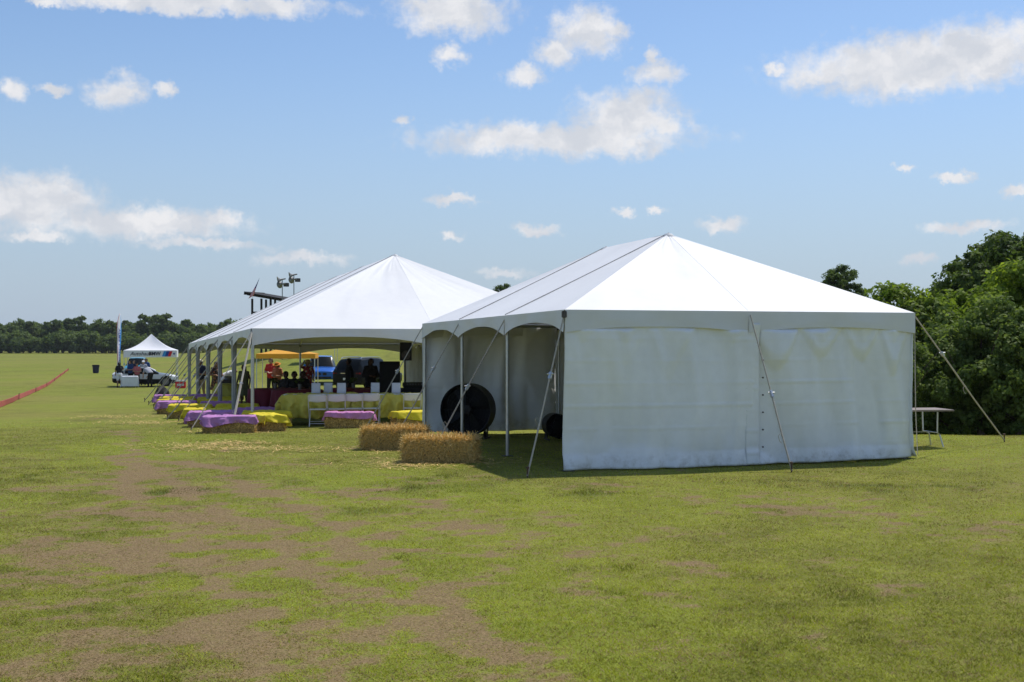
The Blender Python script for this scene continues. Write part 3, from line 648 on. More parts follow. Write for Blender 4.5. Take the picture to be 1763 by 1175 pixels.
def party_tent():
    root = empty('party_tent', (0,0,0), 0, 'long white party tent with open sides over dressed tables', 'tent', 'white frame tents')
    a = .3318; w = 4.5656; b = 4.3165; n = 5
    P, E, K, Ld, Wd = tent(root, (-6.28, 28.91), a, w, b, n, 2.222, -.0188, 4.485, .42, .17, .20, .042, True, 200)
    q = lambda x, y: (x, y, g1(x, y)+.03)
    e = E(0,0); strap(root, e+np.array([0,0,-.08]), q(e[0]-.05, e[1]-1.9), .55, .03); strap(root, e+np.array([0,0,-.08]), q(e[0]-1.0, e[1]-1.75), .5, .014)
    for t in range(1, 6):
        e = E(t,0); strap(root, e+np.array([0,0,-.08]), q(*(e[:2]-Wd*1.75)), .55, .018)
        if t < 5: strap(root, e+np.array([0,0,-.10]), q(*(e[:2]-Wd*1.5-Ld*.8)), .5, .012)
    e = E(5,0); strap(root, e+np.array([0,0,-.08]), q(*(e[:2]-Wd*1.4+Ld*1.2)), .5, .02)
    for t in range(0, 6):
        e = E(t,2); strap(root, e+np.array([0,0,-.08]), q(*(e[:2]+Wd*1.6)), .5, .018)
    # closed curtain walls along the far long side
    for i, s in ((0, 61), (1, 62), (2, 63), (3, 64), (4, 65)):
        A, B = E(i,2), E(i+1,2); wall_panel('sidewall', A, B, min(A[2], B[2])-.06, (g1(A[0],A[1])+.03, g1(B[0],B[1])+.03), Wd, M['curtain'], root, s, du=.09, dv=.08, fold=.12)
    return P, E, K, Ld, Wd
T1 = near_tent(); T2 = party_tent()

# ------------------------------------------------------------------ straw bales and cloths
def bale_mesh(seed, L=1.12, Wd_=.48, H=.365):
    bm = bmesh.new(); bmesh.ops.create_cube(bm, size=1)
    bmesh.ops.subdivide_edges(bm, edges=bm.edges[:], cuts=9, use_grid_fill=True)
    r = random.Random(seed)
    for v in bm.verts:
        c = v.co; k = [abs(t)*2 for t in c]; rd = max(0, sum(t**8 for t in k)-1)*.035
        n = float(vnoise(np.array(c.x*9+seed), np.array(c.y*9+c.z*11), seed))-.5
        s = 1+n*.07-rd; v.co = Vector((c.x*L*s, c.y*Wd_*s, c.z*H*(1+n*.05-rd)))
        v.co.z -= .018*math.exp(-((abs(c.x*L)-.24)/.03)**2)*(c.z > .4); v.co.z += H/2
    me = bpy.data.meshes.new('bale_body'); bm.to_mesh(me); bm.free(); return me
def straw_mesh(seed, n, L=1.12, W=.48, H=.40, ln=.11, lift=.7, pf=(.34,.24,.24,.09,.09)):
    r = np.random.default_rng(seed); f = r.choice(5, n, p=pf); a, b = r.random(n)-.5, r.random(n)-.5
    P = np.zeros((n, 3)); N = np.zeros((n, 3))
    for k, (c, nn) in enumerate([((a*L, b*W, H+0*a), (0,0,1)), ((a*L, -W/2+0*a, (b+.5)*H), (0,-1,0)), ((a*L, W/2+0*a, (b+.5)*H), (0,1,0)), ((-L/2+0*a, a*W, (b+.5)*H), (-1,0,0)), ((L/2+0*a, a*W, (b+.5)*H), (1,0,0))]):
        q = f == k; P[q] = np.stack(c, 1)[q]; N[q] = nn
    d = r.normal(size=(n, 3)); d -= N*(d*N).sum(1, keepdims=True)*(1-.35); d += N*lift*np.abs(r.normal(size=(n, 1)))*.6; d /= np.linalg.norm(d, axis=1, keepdims=True)
    s = np.cross(d, N+r.normal(size=(n, 3))*.4); s /= np.linalg.norm(s, axis=1, keepdims=True); l = (ln*(.4+1.1*r.random(n)))[:, None]; w = (.0032+.0034*r.random(n))[:, None]
    P = P-d*l*.3+N*.002
    V = np.stack([P-s*w, P+s*w, P+s*w*.7+d*l, P-s*w*.7+d*l], 1); V[..., 2] = np.maximum(V[..., 2], .004)
    return np_mesh('loose_straw', V.reshape(-1, 3), np.arange(4*n).reshape(-1, 4))
BALES = [bale_mesh(s) for s in (1, 2, 3)]; STRAWN = straw_mesh(5, 9000, H=.365, ln=.14, lift=.85, pf=(.42,.22,.18,.09,.09)); STRAWF = straw_mesh(6, 1100, ln=.07, H=.26, pf=(0,.35,.35,.15,.15))
def bale(x, y, rz, label, group, near=False, k=0):
    e = empty('hay_bale', (x, y, g1(x, y)), rz, label, 'hay bale', group)
    link_mesh('bale_body', BALES[k % 3], M['straw'], e); tag(link_mesh('loose_straw', STRAWN if near else STRAWF, M['straw2'], e), kind='stuff')
    for s in (-.24, .24):
        mb = MB(); mb.tube([(s,-.245,.01),(s,-.246,.2),(s,-.236,.357),(s,0,.352),(s,.236,.357),(s,.246,.2),(s,.245,.01)], .006, 5); mb.build('twine', M['twine'], e, True)
    return e
def drape(name, L, W, H, oL, oW, seed, mat, label, cat, group, loc, rz, ripple=.02, nu=56, nv=40, uneven=.35, sharp=6., zmin=.02):
    """cloth laid over a box L x W x H: flat on top, rounded at the rim, hanging in folds with an uneven hem"""
    s = np.linspace(-1, 1, nu)[:, None]; t = np.linspace(-1, 1, nv)[None, :]
    a = s*(L/2+oL)+0*t; b = t*(W/2+oW)+0*s
    ea = np.abs(a)-L/2; eb = np.abs(b)-W/2; hemv = 1-uneven*fbm(a*2.3+seed, b*2.3, seed, 2)
    ea = np.where(ea > 0, ea*hemv, ea); eb = np.where(eb > 0, eb*hemv, eb)
    pa, pb = np.maximum(ea, 0), np.maximum(eb, 0); down = np.hypot(pa, pb)*1.0
    down = np.maximum(np.maximum(pa, pb), down*.86)
    x = np.sign(a)*np.minimum(np.abs(a), L/2); y = np.sign(b)*np.minimum(np.abs(b), W/2)
    fold = (fbm(a*sharp+seed*3, b*sharp, seed+1, 2)-.5)*2; per = np.where(pa > pb, b, a)
    wave = np.sin(per*sharp*2.6+seed+1.5*fold)
    g = np.clip(down/.25, 0, 1); outw = .012+ripple*g*(1+wave)+.02*g*fold+.04*(np.minimum(pa, pb) > 0)*np.minimum(pa, pb)/.3
    nx = np.where(pa > 0, np.sign(a), 0.); ny = np.where(pb > 0, np.sign(b), 0.); nn = np.hypot(nx, ny)+1e-6
    x = x+nx/nn*outw; y = y+ny/nn*outw
    z = H+.012+ripple*1.1*np.maximum(fbm(a*6+seed+2*fold, b*6, seed+2, 3)-.35, 0)*(1-g)-down
    rim = np.exp(-(np.maximum(-np.maximum(ea, eb), 0)/.05)) ; z = z-.014*rim*(1-g)
    z = np.maximum(z, zmin)
    P = np.stack([x, y, z], 2); ob = grid_obj(name, P, M[mat], None, .004); ob.location = loc; ob.rotation_euler = (0,0,rz)
    return tag(ob, label, cat, group)
a2 = .3318
def bales():
    bale(gp(759,19.2)-.0, 19.25, R(-3), 'golden straw bale standing nearer the open mouth of the frame tent', 'bare straw bales', True, 0)
    bale(gp(679,21.7), 21.8, R(1), 'golden straw bale with one end behind the nearer bale', 'bare straw bales', True, 1)
    rows = [(345,26.4,'purple','yellow',0),(321,28.9,'purple','yellow',1),(313,30.6,'yellow','purple',2),(288,33.2,'yellow','yellow',3),(268,36.2,'purple','purple',4),(269,38.6,'yellow','yellow',5),(273,41.2,'yellow','yellow',6),(264,44.6,'purple','purple',7)]
    ordn = ['first','second','third','fourth','fifth','sixth','seventh','eighth']; cn = {'purple':'lilac','yellow':'yellow','pink':'pink'}
    for px, d, c1, c2, i in rows:
        x0, y0 = gp(px, d), d; rz = a2+random.uniform(-.06, .06)-.12
        for j, c in enumerate((c1, c2)):
            q = .62+j*1.28; rr = rz; x, y = x0+math.cos(rz)*q, y0+math.sin(rz)*q
            if i == 0 and j == 1: x, y, rr = gp(457, 27.3), 27.5, rz-1.2
            pos = ('outer', 'inner')[j]
            bale(x, y, rr, f'straw bale under {cn[c]} cloth, {pos} one of the {ordn[i]} pair from the front pole', 'draped bale seats beside the party tent', False, i+j)
            drape('seat_cloth', 1.12, .48, .365, .20+.07*((i+j) % 3), .26+.06*((i*2+j) % 3), 40+i*2+j, c, f'{cn[c]} cloth over the {pos} bale of the {ordn[i]} pair from the front pole', 'cloth', 'cloths over the bale seats', (x, y, g1(x, y)), rr, .06, 96, 70, .75, 6.)
    x, y = gp(602, 28.5), 28.5; bale(x, y, .05, 'straw bale under lilac pink cloth in front of the white folding chairs', 'draped bale seats beside the party tent', False, 1)
    drape('seat_cloth', 1.12, .48, .365, .25, .20, 77, 'pink', 'lilac pink cloth over the bale in front of the folding chairs', 'cloth', 'cloths over the bale seats', (x, y, g1(x, y)), .05, .05, 84, 60, .6, 6.)
    x, y = gp(716, 28.9), 28.9; bale(x, y, .5, 'straw bale under yellow cloth half hidden by the frame tent sidewall', 'draped bale seats beside the party tent', False, 2)
    drape('seat_cloth', 1.12, .48, .365, .2, .26, 78, 'yellow', 'bright yellow cloth over the bale next to the frame tent sidewall', 'cloth', 'cloths over the bale seats', (x, y, g1(x, y)), .5, .05, 84, 60, .6, 6.)
bales()
def litter(n=3600):
    r = np.random.default_rng(9); pts = []
    for cx, cy, rx, ry, w in STRAWP: pts.append(np.stack([cx+r.normal(size=int(n*.13*w))*rx*.6, cy+r.normal(size=int(n*.13*w))*ry*.6], 1))
    for px, d in ((759, 19.2), (679, 21.7), (400, 26.8)): pts.append(np.stack([gp(px, d)+r.normal(size=300)*.75, d-.1+r.normal(size=300)*.45], 1))
    P = np.concatenate(pts); m = len(P); z = gz(P[:, 0], P[:, 1])+.012+.012*r.random(m); th = r.random(m)*6.283; l = .03+.07*r.random(m); w = .0035+.003*r.random(m)
    d = np.stack([np.cos(th)*l, np.sin(th)*l, (r.random(m)-.4)*.02], 1); s = np.stack([-np.sin(th)*w, np.cos(th)*w, 0*th], 1); C = np.stack([P[:, 0], P[:, 1], z], 1)
    V = np.stack([C-d-s, C-d+s, C+d+s, C+d-s], 1); tag(link_mesh('straw_litter', np_mesh('straw_litter', V.reshape(-1, 3), np.arange(4*m).reshape(-1, 4)), M['straw2']), 'loose straw strewn on the grass around the bales', 'straw', kind='stuff')
litter()

# ------------------------------------------------------------------ furniture
def fold_table(x, y, rz, L, W, label, group, top='whiteplastic', h=.73, name='folding_table'):
    e = empty(name, (x, y, g1(x, y)), rz, label, 'table', group)
    MB().box((0,0,h-.017), (L,W,.03), 0, .008).build('table_top', M[top], e)
    for s in (-1, 1):
        for t in (-1, 1):
            MB().tube([(s*(L/2-.28), t*(W/2-.08), h-.045), (s*(L/2-.28), t*(W/2-.09), h*.42), (s*(L/2-.20), t*(W/2-.16), .26), (s*(L/2-.14), t*(W/2-.12), .0)], .014, 8).build('leg', M['pole'], e, True)
        MB().tube([(s*(L/2-.28), -W/2+.085, h*.42), (s*(L/2-.28), W/2-.085, h*.42)], .011, 6).build('stretcher', M['pole'], e, True)
    MB().tube([(-L/2+.28, 0, h*.42), (L/2-.28, 0, h*.42)], .010, 6).build('brace', M['pole'], e, True)
    return e
def chair_proto():
    e = empty('folding_chair', (0,0,0), 0, 'white folding chair', 'chair', 'white folding chairs along the long table')
    for s in (-1, 1):
        MB().tube([(s*.215,-.20,.80), (s*.215,-.17,.62), (s*.215,-.02,.40), (s*.215,.24,.0)], .012, 8).build('leg', M['whiteplastic'], e, True)
        MB().tube([(s*.19,.16,.44), (s*.19,-.02,.24), (s*.19,-.22,.0)], .012, 8).build('leg', M['whiteplastic'], e, True)
    MB().tube([(-.215,-.20,.80), (-.18,-.205,.825), (.18,-.205,.825), (.215,-.20,.80)], .012, 8).build('top_rail', M['whiteplastic'], e, True)
    P = np.array([[[x, -.198+.02*(1-(x/.2)**2)*-1+.02*(0.8-z), z-.012*math.cos(x*15)*(z < .66)] for z in np.linspace(.64, .815, 8)] for x in np.linspace(-.205, .205, 14)])
    grid_obj('backrest', P, M['whiteplastic'], e, .012)
    MB().box((0,.02,.44), (.40,.40,.025), 0, .01).build('seat', M['whiteplastic'], e)
    MB().tube([(-.19,-.16,.075), (.19,-.16,.075)], .009, 6).build('stretcher', M['whiteplastic'], e, True); MB().tube([(-.215,.17,.11), (.215,.17,.11)], .009, 6).build('stretcher', M['whiteplastic'], e, True)
    return e
def furniture():
    t = fold_table(gp(1545, 21.3), 21.3, .15, 1.80, .70, 'grey-topped folding table standing behind the closed frame tent', None, 'table', .71)
    # long table in three lengths along the front of the party tent
    d0 = 32.0; rz = a2-.20
    xs = [gp(486, 30.0), 30.0]
    ux, uy = math.cos(rz), math.sin(rz)
    labs = ['end table nearest the burgundy tables', 'middle table behind the folding chairs', 'table beside the frame tent sidewall']
    for i in range(3):
        q = .92+i*1.84; x, y = xs[0]+ux*q, xs[1]+uy*q
        fold_table(x, y, rz, 1.82, .76, 'folding table under gold cloth, '+labs[i], 'long table of the party tent')
        drape('tablecloth', 1.82, .76, .735, .60, .60, 90+i*5, 'olive', 'gold cloth hanging over the '+labs[i], 'tablecloth', 'gold cloths of the long table', (x, y, g1(x, y)), rz, .09, 150, 90, .10, 7.0, .05)
        # pale runner on top
        rn = drape('table_runner', 1.80, .66, .752, .0, .02, 130+i, 'whitecloth', 'pale runner laid along the top of the '+labs[i], 'runner', 'pale runners on the long table', (x, y, g1(x, y)), rz, .003, 30, 14, .1)
    ch = chair_proto(); first = True
    for px, dd, lab in ((550,29.6,'white folding chair with clear lilac bale corner before it, first of four in a row'),(582,29.7,'white folding chair behind the lilac pink bale, second of four in a row'),(612,29.8,'white folding chair behind the lilac pink bale, third of four in a row'),(641,29.9,'white folding chair beside the hanging cloth fold, last of four in a row'),(711,30.1,'white folding chair standing apart next to the frame tent sidewall')):
        c = ch if first else copy_tree(ch); first = False
        x, y = gp(px, dd), dd-.25; c.location = (x, y, g1(x, y)); c.rotation_euler = (0,0,rz+random.uniform(-.05,.05)); c.scale = (1,1,.94); c['label'] = lab
    for k, (px, dd, tz) in enumerate(((544,30.3,.03),(565,30.5,-.15),(588,30.2,.02),(646,30.65,.0),(682,30.5,.05))):
        x, y = gp(px, dd), dd; z = g1(x, y)+.772
        e = empty('menu_card', (x, y, z), tz, ['white card on the table at its gold-draped end','white card on the table with a narrow gap to the end card','white card standing beside a small glass on the table','blank white card behind the last of the four chairs','brightest white card under the slanting tent strap'][k], 'card', 'white cards standing on the long table')
        P = np.array([[[xx, .04-.04*zz/.26+.004*math.sin(xx*20), zz] for zz in np.linspace(0, .26, 5)] for xx in np.linspace(-.11, .11, 6)])
        grid_obj('front_sheet', P, M['paper'], e, .003); Q = P.copy(); Q[..., 1] = -Q[..., 1]-.004; grid_obj('back_sheet', Q, M['paper'], e, .003)
    # round burgundy tables
    for i, (px, dd, lab) in enumerate(((470,38.0,'round table under burgundy cloth left of the seated guests'),(512,36.6,'round table under burgundy cloth before the seated guests'),(604,38.6,'round table under burgundy cloth in front of the dark car'),(652,37.4,'round table under burgundy cloth next to the black screen'))):
        x, y = gp(px, dd), dd; e = empty('round_table', (x, y, g1(x, y)), 0, lab, 'table', 'round burgundy tables')
        MB().lathe([(.0,.70),(.76,.70),(.76,.735),(0,.735)], 28).build('table_top', M['table'], e)
        for k in range(4):
            aa = k*1.57+.6; MB().tube([(.5*math.cos(aa), .5*math.sin(aa), .70), (.55*math.cos(aa), .55*math.sin(aa), 0)], .016, 6).build('leg', M['pole'], e, True)
        n = 120; prof = [(0.,.745),(.5,.745),(.76,.742),(.785,.72),(.80,.60),(.815,.40),(.83,.22),(.84,.10)]
        c = MB().lathe([(max(r_, 1e-3), z) for r_, z in prof], n, fold=lambda th, z: 1+(.07*(.74-z)/.64)*math.sin(th*11+math.sin(th*3+i)) if z < .73 else 1).build('tablecloth', M['burgundy'], None, True)
        c.location = e.location; tag(c, 'burgundy cloth to the grass over the '+lab.split('cloth ')[1].replace('left', 'table left')+' '+'side' if False else 'burgundy cloth draping the round table '+lab.split('cloth ')[1], 'tablecloth', 'burgundy round tablecloths')
        # potted centrepiece
        v = empty('flower_pot', (x+.1, y-.1, g1(x, y)+.75), 0, 'small pot of greenery on the round table '+lab.split('cloth ')[1], 'flower pot', 'centrepieces on the round tables')
        MB().lathe([(.05,0),(.065,.16),(.055,.16),(.05,.13)], 12).build('pot', M['rim'], v, True)
        cm = crown_mesh('foliage', [(0,0,.24,.14,.14,.10)], 14, 10, .06, 300+i, .35); link_mesh('foliage', cm, M['leafB'], v)
    # cloth-covered serving counter by the far left poles
    x, y = gp(392, 46), 46.; rz2 = a2
    fold_table(x, y, rz2+R(90), 1.82, .76, 'serving table under gold cloth beside the left poles', None)
    drape('tablecloth', 1.82, .76, .735, .58, .58, 120, 'olive', 'gold cloth hanging to the grass over the serving table', 'tablecloth', None, (x, y, g1(x, y)), rz2+R(90), .06, 110, 80, .08, 4., .05)
    e = empty('chafing_dish', (x, y, g1(x, y)+.757), rz2, 'dark lidded serving dish on the gold-draped serving table', 'serving dish')
    MB().box((0,0,.10), (.55,.36,.14), 0, .02).build('pan', M['steel'], e); MB().lathe([(.27,.172),(.25,.24),(.12,.30),(0,.31)], 16).build('lid', M['rim'], e, True)
    for k in range(4): MB().tube([(.24*(-1)**k, .15*(1 if k < 2 else -1), .04), (.25*(-1)**k, .16*(1 if k < 2 else -1), .0)], .012, 6).build('foot', M['steel'], e)
    # black screen, loudspeaker, equipment case
    x, y = gp(671, 35.2), 35.2; e = empty('black_screen', (x, y, g1(x, y)), .1, 'tall black display panel on feet behind the long table', 'panel')
    MB().box((0,0,1.02), (.60,.07,1.16), 0, .01).build('panel', M['blackmatte'], e)
    for s in (-1, 1): MB().tube([(s*.26,0,.45), (s*.26,0,.04)], .02, 8).build('leg', M['black'], e); MB().box((s*.26,0,.02), (.05,.5,.04), 0, .008).build('foot', M['black'], e)
    x, y = gp(697, 34.4), 34.4; e = empty('loudspeaker', (x, y, g1(x, y)), .3, 'black loudspeaker on a tripod beside the curtain wall', 'loudspeaker')
    cab = MB().prism([(-.17,-.15),(.17,-.15),(.12,.15),(-.12,.15)], .52, Matrix.Translation((0,0,1.62))).build('cabinet', M['black'], e)
    MB().lathe([(.0,0),(.12,0),(.13,.015),(0,.02)], 20, (0,-.152,1.78), Matrix.Rotation(R(90), 3, 'X')).build('woofer_grille', M['steel'], cab)
    MB().tube([(0,0,1.63), (0,0,.55)], .019, 8).build('pole', M['black'], e, True)
    for k in range(3):
        aa = k*2.094+.4; MB().tube([(0,0,.75), (.45*math.cos(aa), .45*math.sin(aa), .01)], .013, 6).build('leg', M['black'], e, True)
    x, y = gp(712, 34.0), 34.; e = empty('equipment_case', (x, y, g1(x, y)), .25, 'black equipment case with knobs near the curtain wall', 'case')
    MB().box((0,0,.42), (.75,.55,.84), 0, .02).build('case', M['blackmatte'], e); MB().box((0,-.05,.90), (.6,.4,.12), 0, .02, M=Matrix.Rotation(R(14), 3, 'X')).build('mixer', M['black'], e)
    for k in range(6): MB().lathe([(.014,0),(.012,.03),(0,.031)], 8, (-.2+k*.08, -.14, .935)).build('knob', M['rim'], e)
furniture()

def drum_fan(x, y, rz, r, label):
    e = empty('drum_fan', (x, y, g1(x, y)), rz, label, 'fan', 'black drum fans in the frame tent')
    cz = r+.06; Mx = Matrix.Rotation(R(90), 3, 'X')
    h = MB().lathe([(r*.97,-.20),(r,-.21),(r,.21),(r*.97,.20),(r*.955,.17),(r*.955,-.17)], 40, (0,0,cz), Mx)
    for i in range(40): h.f.append(())
    h.f = [f for f in h.f if len(f) == 4]; h.build('housing', M['black'], e, True)
    for s in (-1, 1):
        g = MB()
        for k in range(1, 9):
            rr = r*.95*k/8; g.tube([(rr*math.cos(q), s*(.20-.04*k/8), cz+rr*math.sin(q)) for q in np.linspace(0, 2*math.pi, 33)], .0035, 4, False)
        for k in range(12):
            q = k*math.pi/6; g.tube([(.08*math.cos(q), s*.205, cz+.08*math.sin(q)), (r*.95*math.cos(q), s*.165, cz+r*.95*math.sin(q))], .004, 4)
        g.build('grille', M['black'], e, True)
    for k in range(4):
        q = k*math.pi/2+.4; c, s_ = math.cos(q), math.sin(q)
        MB().add([(c*.06-s_*.05, -.05, cz+s_*.06+c*.05), (c*.06+s_*.05, .05, cz+s_*.06-c*.05), (c*r*.86+s_*.14, .07, cz+s_*r*.86-c*.14), (c*r*.86-s_*.14, -.05, cz+s_*r*.86+c*.14)], [(0,1,2,3)]).build('blade', M['black'], e)
    MB().lathe([(0,.135),(r*.94,.135),(r*.94,.15),(0,.15)], 32, (0,0,cz), Mx.inverted() if False else Matrix.Rotation(R(-90), 3, 'X')).build('dark_backing', M['blackmatte'], e)  # black disc added inside the drum, standing in for the darkness behind it
    MB().lathe([(0,-.09),(.08,-.08),(.09,.12),(0,.13)], 16, (0,0,cz), Mx).build('motor', M['black'], e, True)
    for s in (-1, 1):
        MB().tube([(s*r*.75,-.22,.02), (s*r*.75,.22,.02)], .018, 8).build('foot_rail', M['steel'], e); MB().tube([(s*r*.75,0,.03), (s*r*.8,0,cz-r*.55)], .016, 8).build('bracket', M['steel'], e)
        MB().lathe([(.07,-.02),(.07,.02)], 14, (s*r*.55,.24,.075), Matrix.Rotation(R(90), 3, 'Y')).build('wheel', M['tyre'], e, True)
    return e
drum_fan(gp(806, 24.6), 24.6, -.25, .535, 'big black drum fan leaning back against the far sidewall')
drum_fan(gp(956, 24.2), 24.2, .2, .24, 'small black drum fan in the dark behind the front sidewall')

# ------------------------------------------------------------------ vehicles
def car(kind, paint, x, y, rz, label, lower=None):
    """lofted car body: stations along x (front +x), rows from sill to roof; glass rows become window parts"""
    if kind == 'suv':   # x, half width, sill z, belt z, top z, top half width
        S = [(-2.28,.78,.42,.98,1.02,.62),(-2.22,.90,.34,1.02,1.10,.70),(-2.05,.93,.32,1.04,1.50,.66),(-1.85,.94,.32,1.05,1.64,.66),(-1.0,.95,.30,1.04,1.71,.66),(-.2,.95,.30,1.03,1.71,.65),(.35,.95,.30,1.02,1.66,.63),(.62,.95,.30,1.01,1.45,.62),(1.02,.94,.30,1.0,1.06,.74),(1.6,.93,.31,.93,1.0,.74),(2.1,.90,.34,.84,.92,.70),(2.28,.80,.40,.76,.80,.60)]
        R_, wb = .36, (-1.38, 1.42); cab = (1, 8)
    else:
        S = [(-2.1,.76,.36,.80,.86,.60),(-2.02,.86,.28,.84,.93,.66),(-1.7,.90,.22,.86,.97,.66),(-1.25,.91,.20,.86,1.12,.60),(-.7,.91,.18,.85,1.24,.56),(-.1,.91,.18,.84,1.27,.56),(.3,.91,.18,.83,1.20,.56),(.85,.90,.18,.82,.90,.66),(1.4,.89,.19,.76,.83,.66),(1.9,.85,.22,.66,.72,.60),(2.1,.74,.30,.56,.60,.5)]
        R_, wb = .33, (-1.25, 1.30); cab = (2, 7)
    e = empty('parked_car', (x, y, g1(x, y)), rz, label, 'car')
    rows = []
    for (sx, w, zs, zb, zt, wt) in S:
        zm = (zs+zb)/2; half = [(0, zs), (w*.90, zs), (w*.985, zs+.10), (w, zm), (w*.985, zb-.03), (w*.965, zb), (wt+(w*.965-wt)*.06, zt-.06*(zt-zb)-.015), (wt*.86, zt), (0, zt+.02)]
        rows.append([(sx, yy, zz) for yy, zz in half]+[(sx, -yy, zz) for yy, zz in half[-2:0:-1]])
    n = len(rows[0]); parts = {}
    m = len(S); nh = 9
    def put(nm, f): parts.setdefault(nm, []).append(f)
    for i in range(m-1):
        for k in range(n):
            f = [(i, k), (i, (k+1) % n), (i+1, (k+1) % n), (i+1, k)]
            side = k in (5, n-6); top = k in (6, 7, n-8, n-7)
            c0, c1 = cab
            if side and c0+1 <= i < c1: put('side_window' if k == 5 else 'side_window_b', f)
            elif (top or side) and i in (c1-1, c1-2) and S[i][4]-S[i+1][4] > .12: put('windshield', f)
            elif (top or side) and i in (c0, c0+1) and S[i+1][4]-S[i][4] > .12: put('rear_window', f)
            elif lower and k in (1, 2, n-3, n-2, 0, n-1): put('lower_trim', f)
            else: put('body', f)
    fl = [p for r_ in rows for p in r_]
    for nm, F in parts.items():
        mb = MB(); mb.v = list(fl); mb.f = [tuple(i*n+k for i, k in f) for f in F]
        if nm == 'body': mb.f += [tuple(range(n))[::-1], tuple((m-1)*n+k for k in range(n))]
        me = mb.mesh(nm, True); bm = bmesh.new(); bm.from_mesh(me); bmesh.ops.delete(bm, geom=[v for v in bm.verts if not v.link_faces], context='VERTS'); bm.to_mesh(me); bm.free()
        nmn = nm.replace('_b', ''); link_mesh(nmn, me, M['glass'] if 'wind' in nm else (M[lower] if nm == 'lower_trim' else M[paint]), e)
    hw = S[len(S)//2][1]
    for wx in wb:
        for s in (-1, 1):
            yy = s*(hw-.10); w_ = empty('wheel', (wx, yy, R_), 0, parent=e); Mx = Matrix.Rotation(R(-90)*s, 3, 'X')
            MB().lathe([(R_*.62,-.10),(R_*.95,-.115),(R_,-.08),(R_,.08),(R_*.95,.115),(R_*.62,.12)], 24, (0,0,0), Mx).build('tyre', M['tyre'], w_, True)
            rm = MB(); rm.lathe([(.0,.05),(.05,.09),(.06,.09),(.07,.06),(R_*.60,.07),(R_*.64,.125)], 20, (0,0,0), Mx)
            for q in range(5):
                a = q*1.2566; rm.box(Mx @ Vector((math.cos(a)*R_*.32, math.sin(a)*R_*.32, .10)), (R_*.55,.05,.03), M=(Mx @ Matrix.Rotation(a, 3, 'Z')))
            rm.build('rim', M['rim'], w_, True)
            MB().lathe([(R_*1.0,.0),(R_*1.16,.0),(R_*1.18,.05),(R_*1.0,.05)], 24, (wx, s*(hw-.03), R_+.01), Mx).build('wheel_arch', M['black'], e)
    fx, rx = S[-1][0], S[0][0]; fz = S[-2][3]-.06; rz_ = S[1][3]-.10
    for s in (-1, 1):
        MB().box((fx-.10, s*S[-2][1]*.74, fz), (.16,.36,.12), s*-.35, .03).build('headlight', M['lamp'], e, True)
        MB().box((rx+.06, s*S[1][1]*.78, rz_), (.12,.30,.13), 0, .03).build('tail_light', M['tail'], e, True)
        mx = S[cab[1]-1][0]-.1; MB().box((mx, s*(hw+.10), S[5][3]+.10), (.12,.20,.14), 0, .04).build('wing_mirror', M[paint], e, True)
    if kind == 'suv':
        for s in (-1, 1):
            MB().box((fx-.005, s*.17, .66), (.06,.26,.17), 0, .04).build('grille', M['black'], e, True)
            MB().tube([(-1.85, s*.60, 1.66), (-1.7, s*.60, 1.74), (-.2, s*.60, 1.765), (.25, s*.59, 1.70)], .02, 6).build('roof_rail', M['chrome'], e, True)
        MB().box((rx-.01, 0, .92), (.05,.72,.035), 0, .01).build('chrome_strip', M['chrome'], e)
    MB().box((fx-.03, 0, .46), (.10,1.2,.16), 0, .03).build('air_intake', M['black'], e)
    MB().box((rx-.005, 0, .62), (.03,.42,.12), 0, .005).build('number_plate', M['paper'], e)
    return e
car('suv', 'blue_car', gp(554, 82), 82, R(-90)+.16, 'bright blue sport utility car facing the tent from the grass bank').scale = (1.08, 1.08, 1.12)
dk = car('suv', 'dark_car', gp(635, 72), 72, R(90)-.42, 'black estate car with chrome roof rails parked tail towards the tent'); dk.scale = (1.1, 1.1, 1.12)
car('sport', 'white_car', gp(251, 80.5), 80.5, R(15), 'white sports car with black lower sides under the white canopy', 'black')
car('suv', 'teal_car', gp(236, 108), 108, R(-78), 'turquoise car parked behind the white canopy visitors')

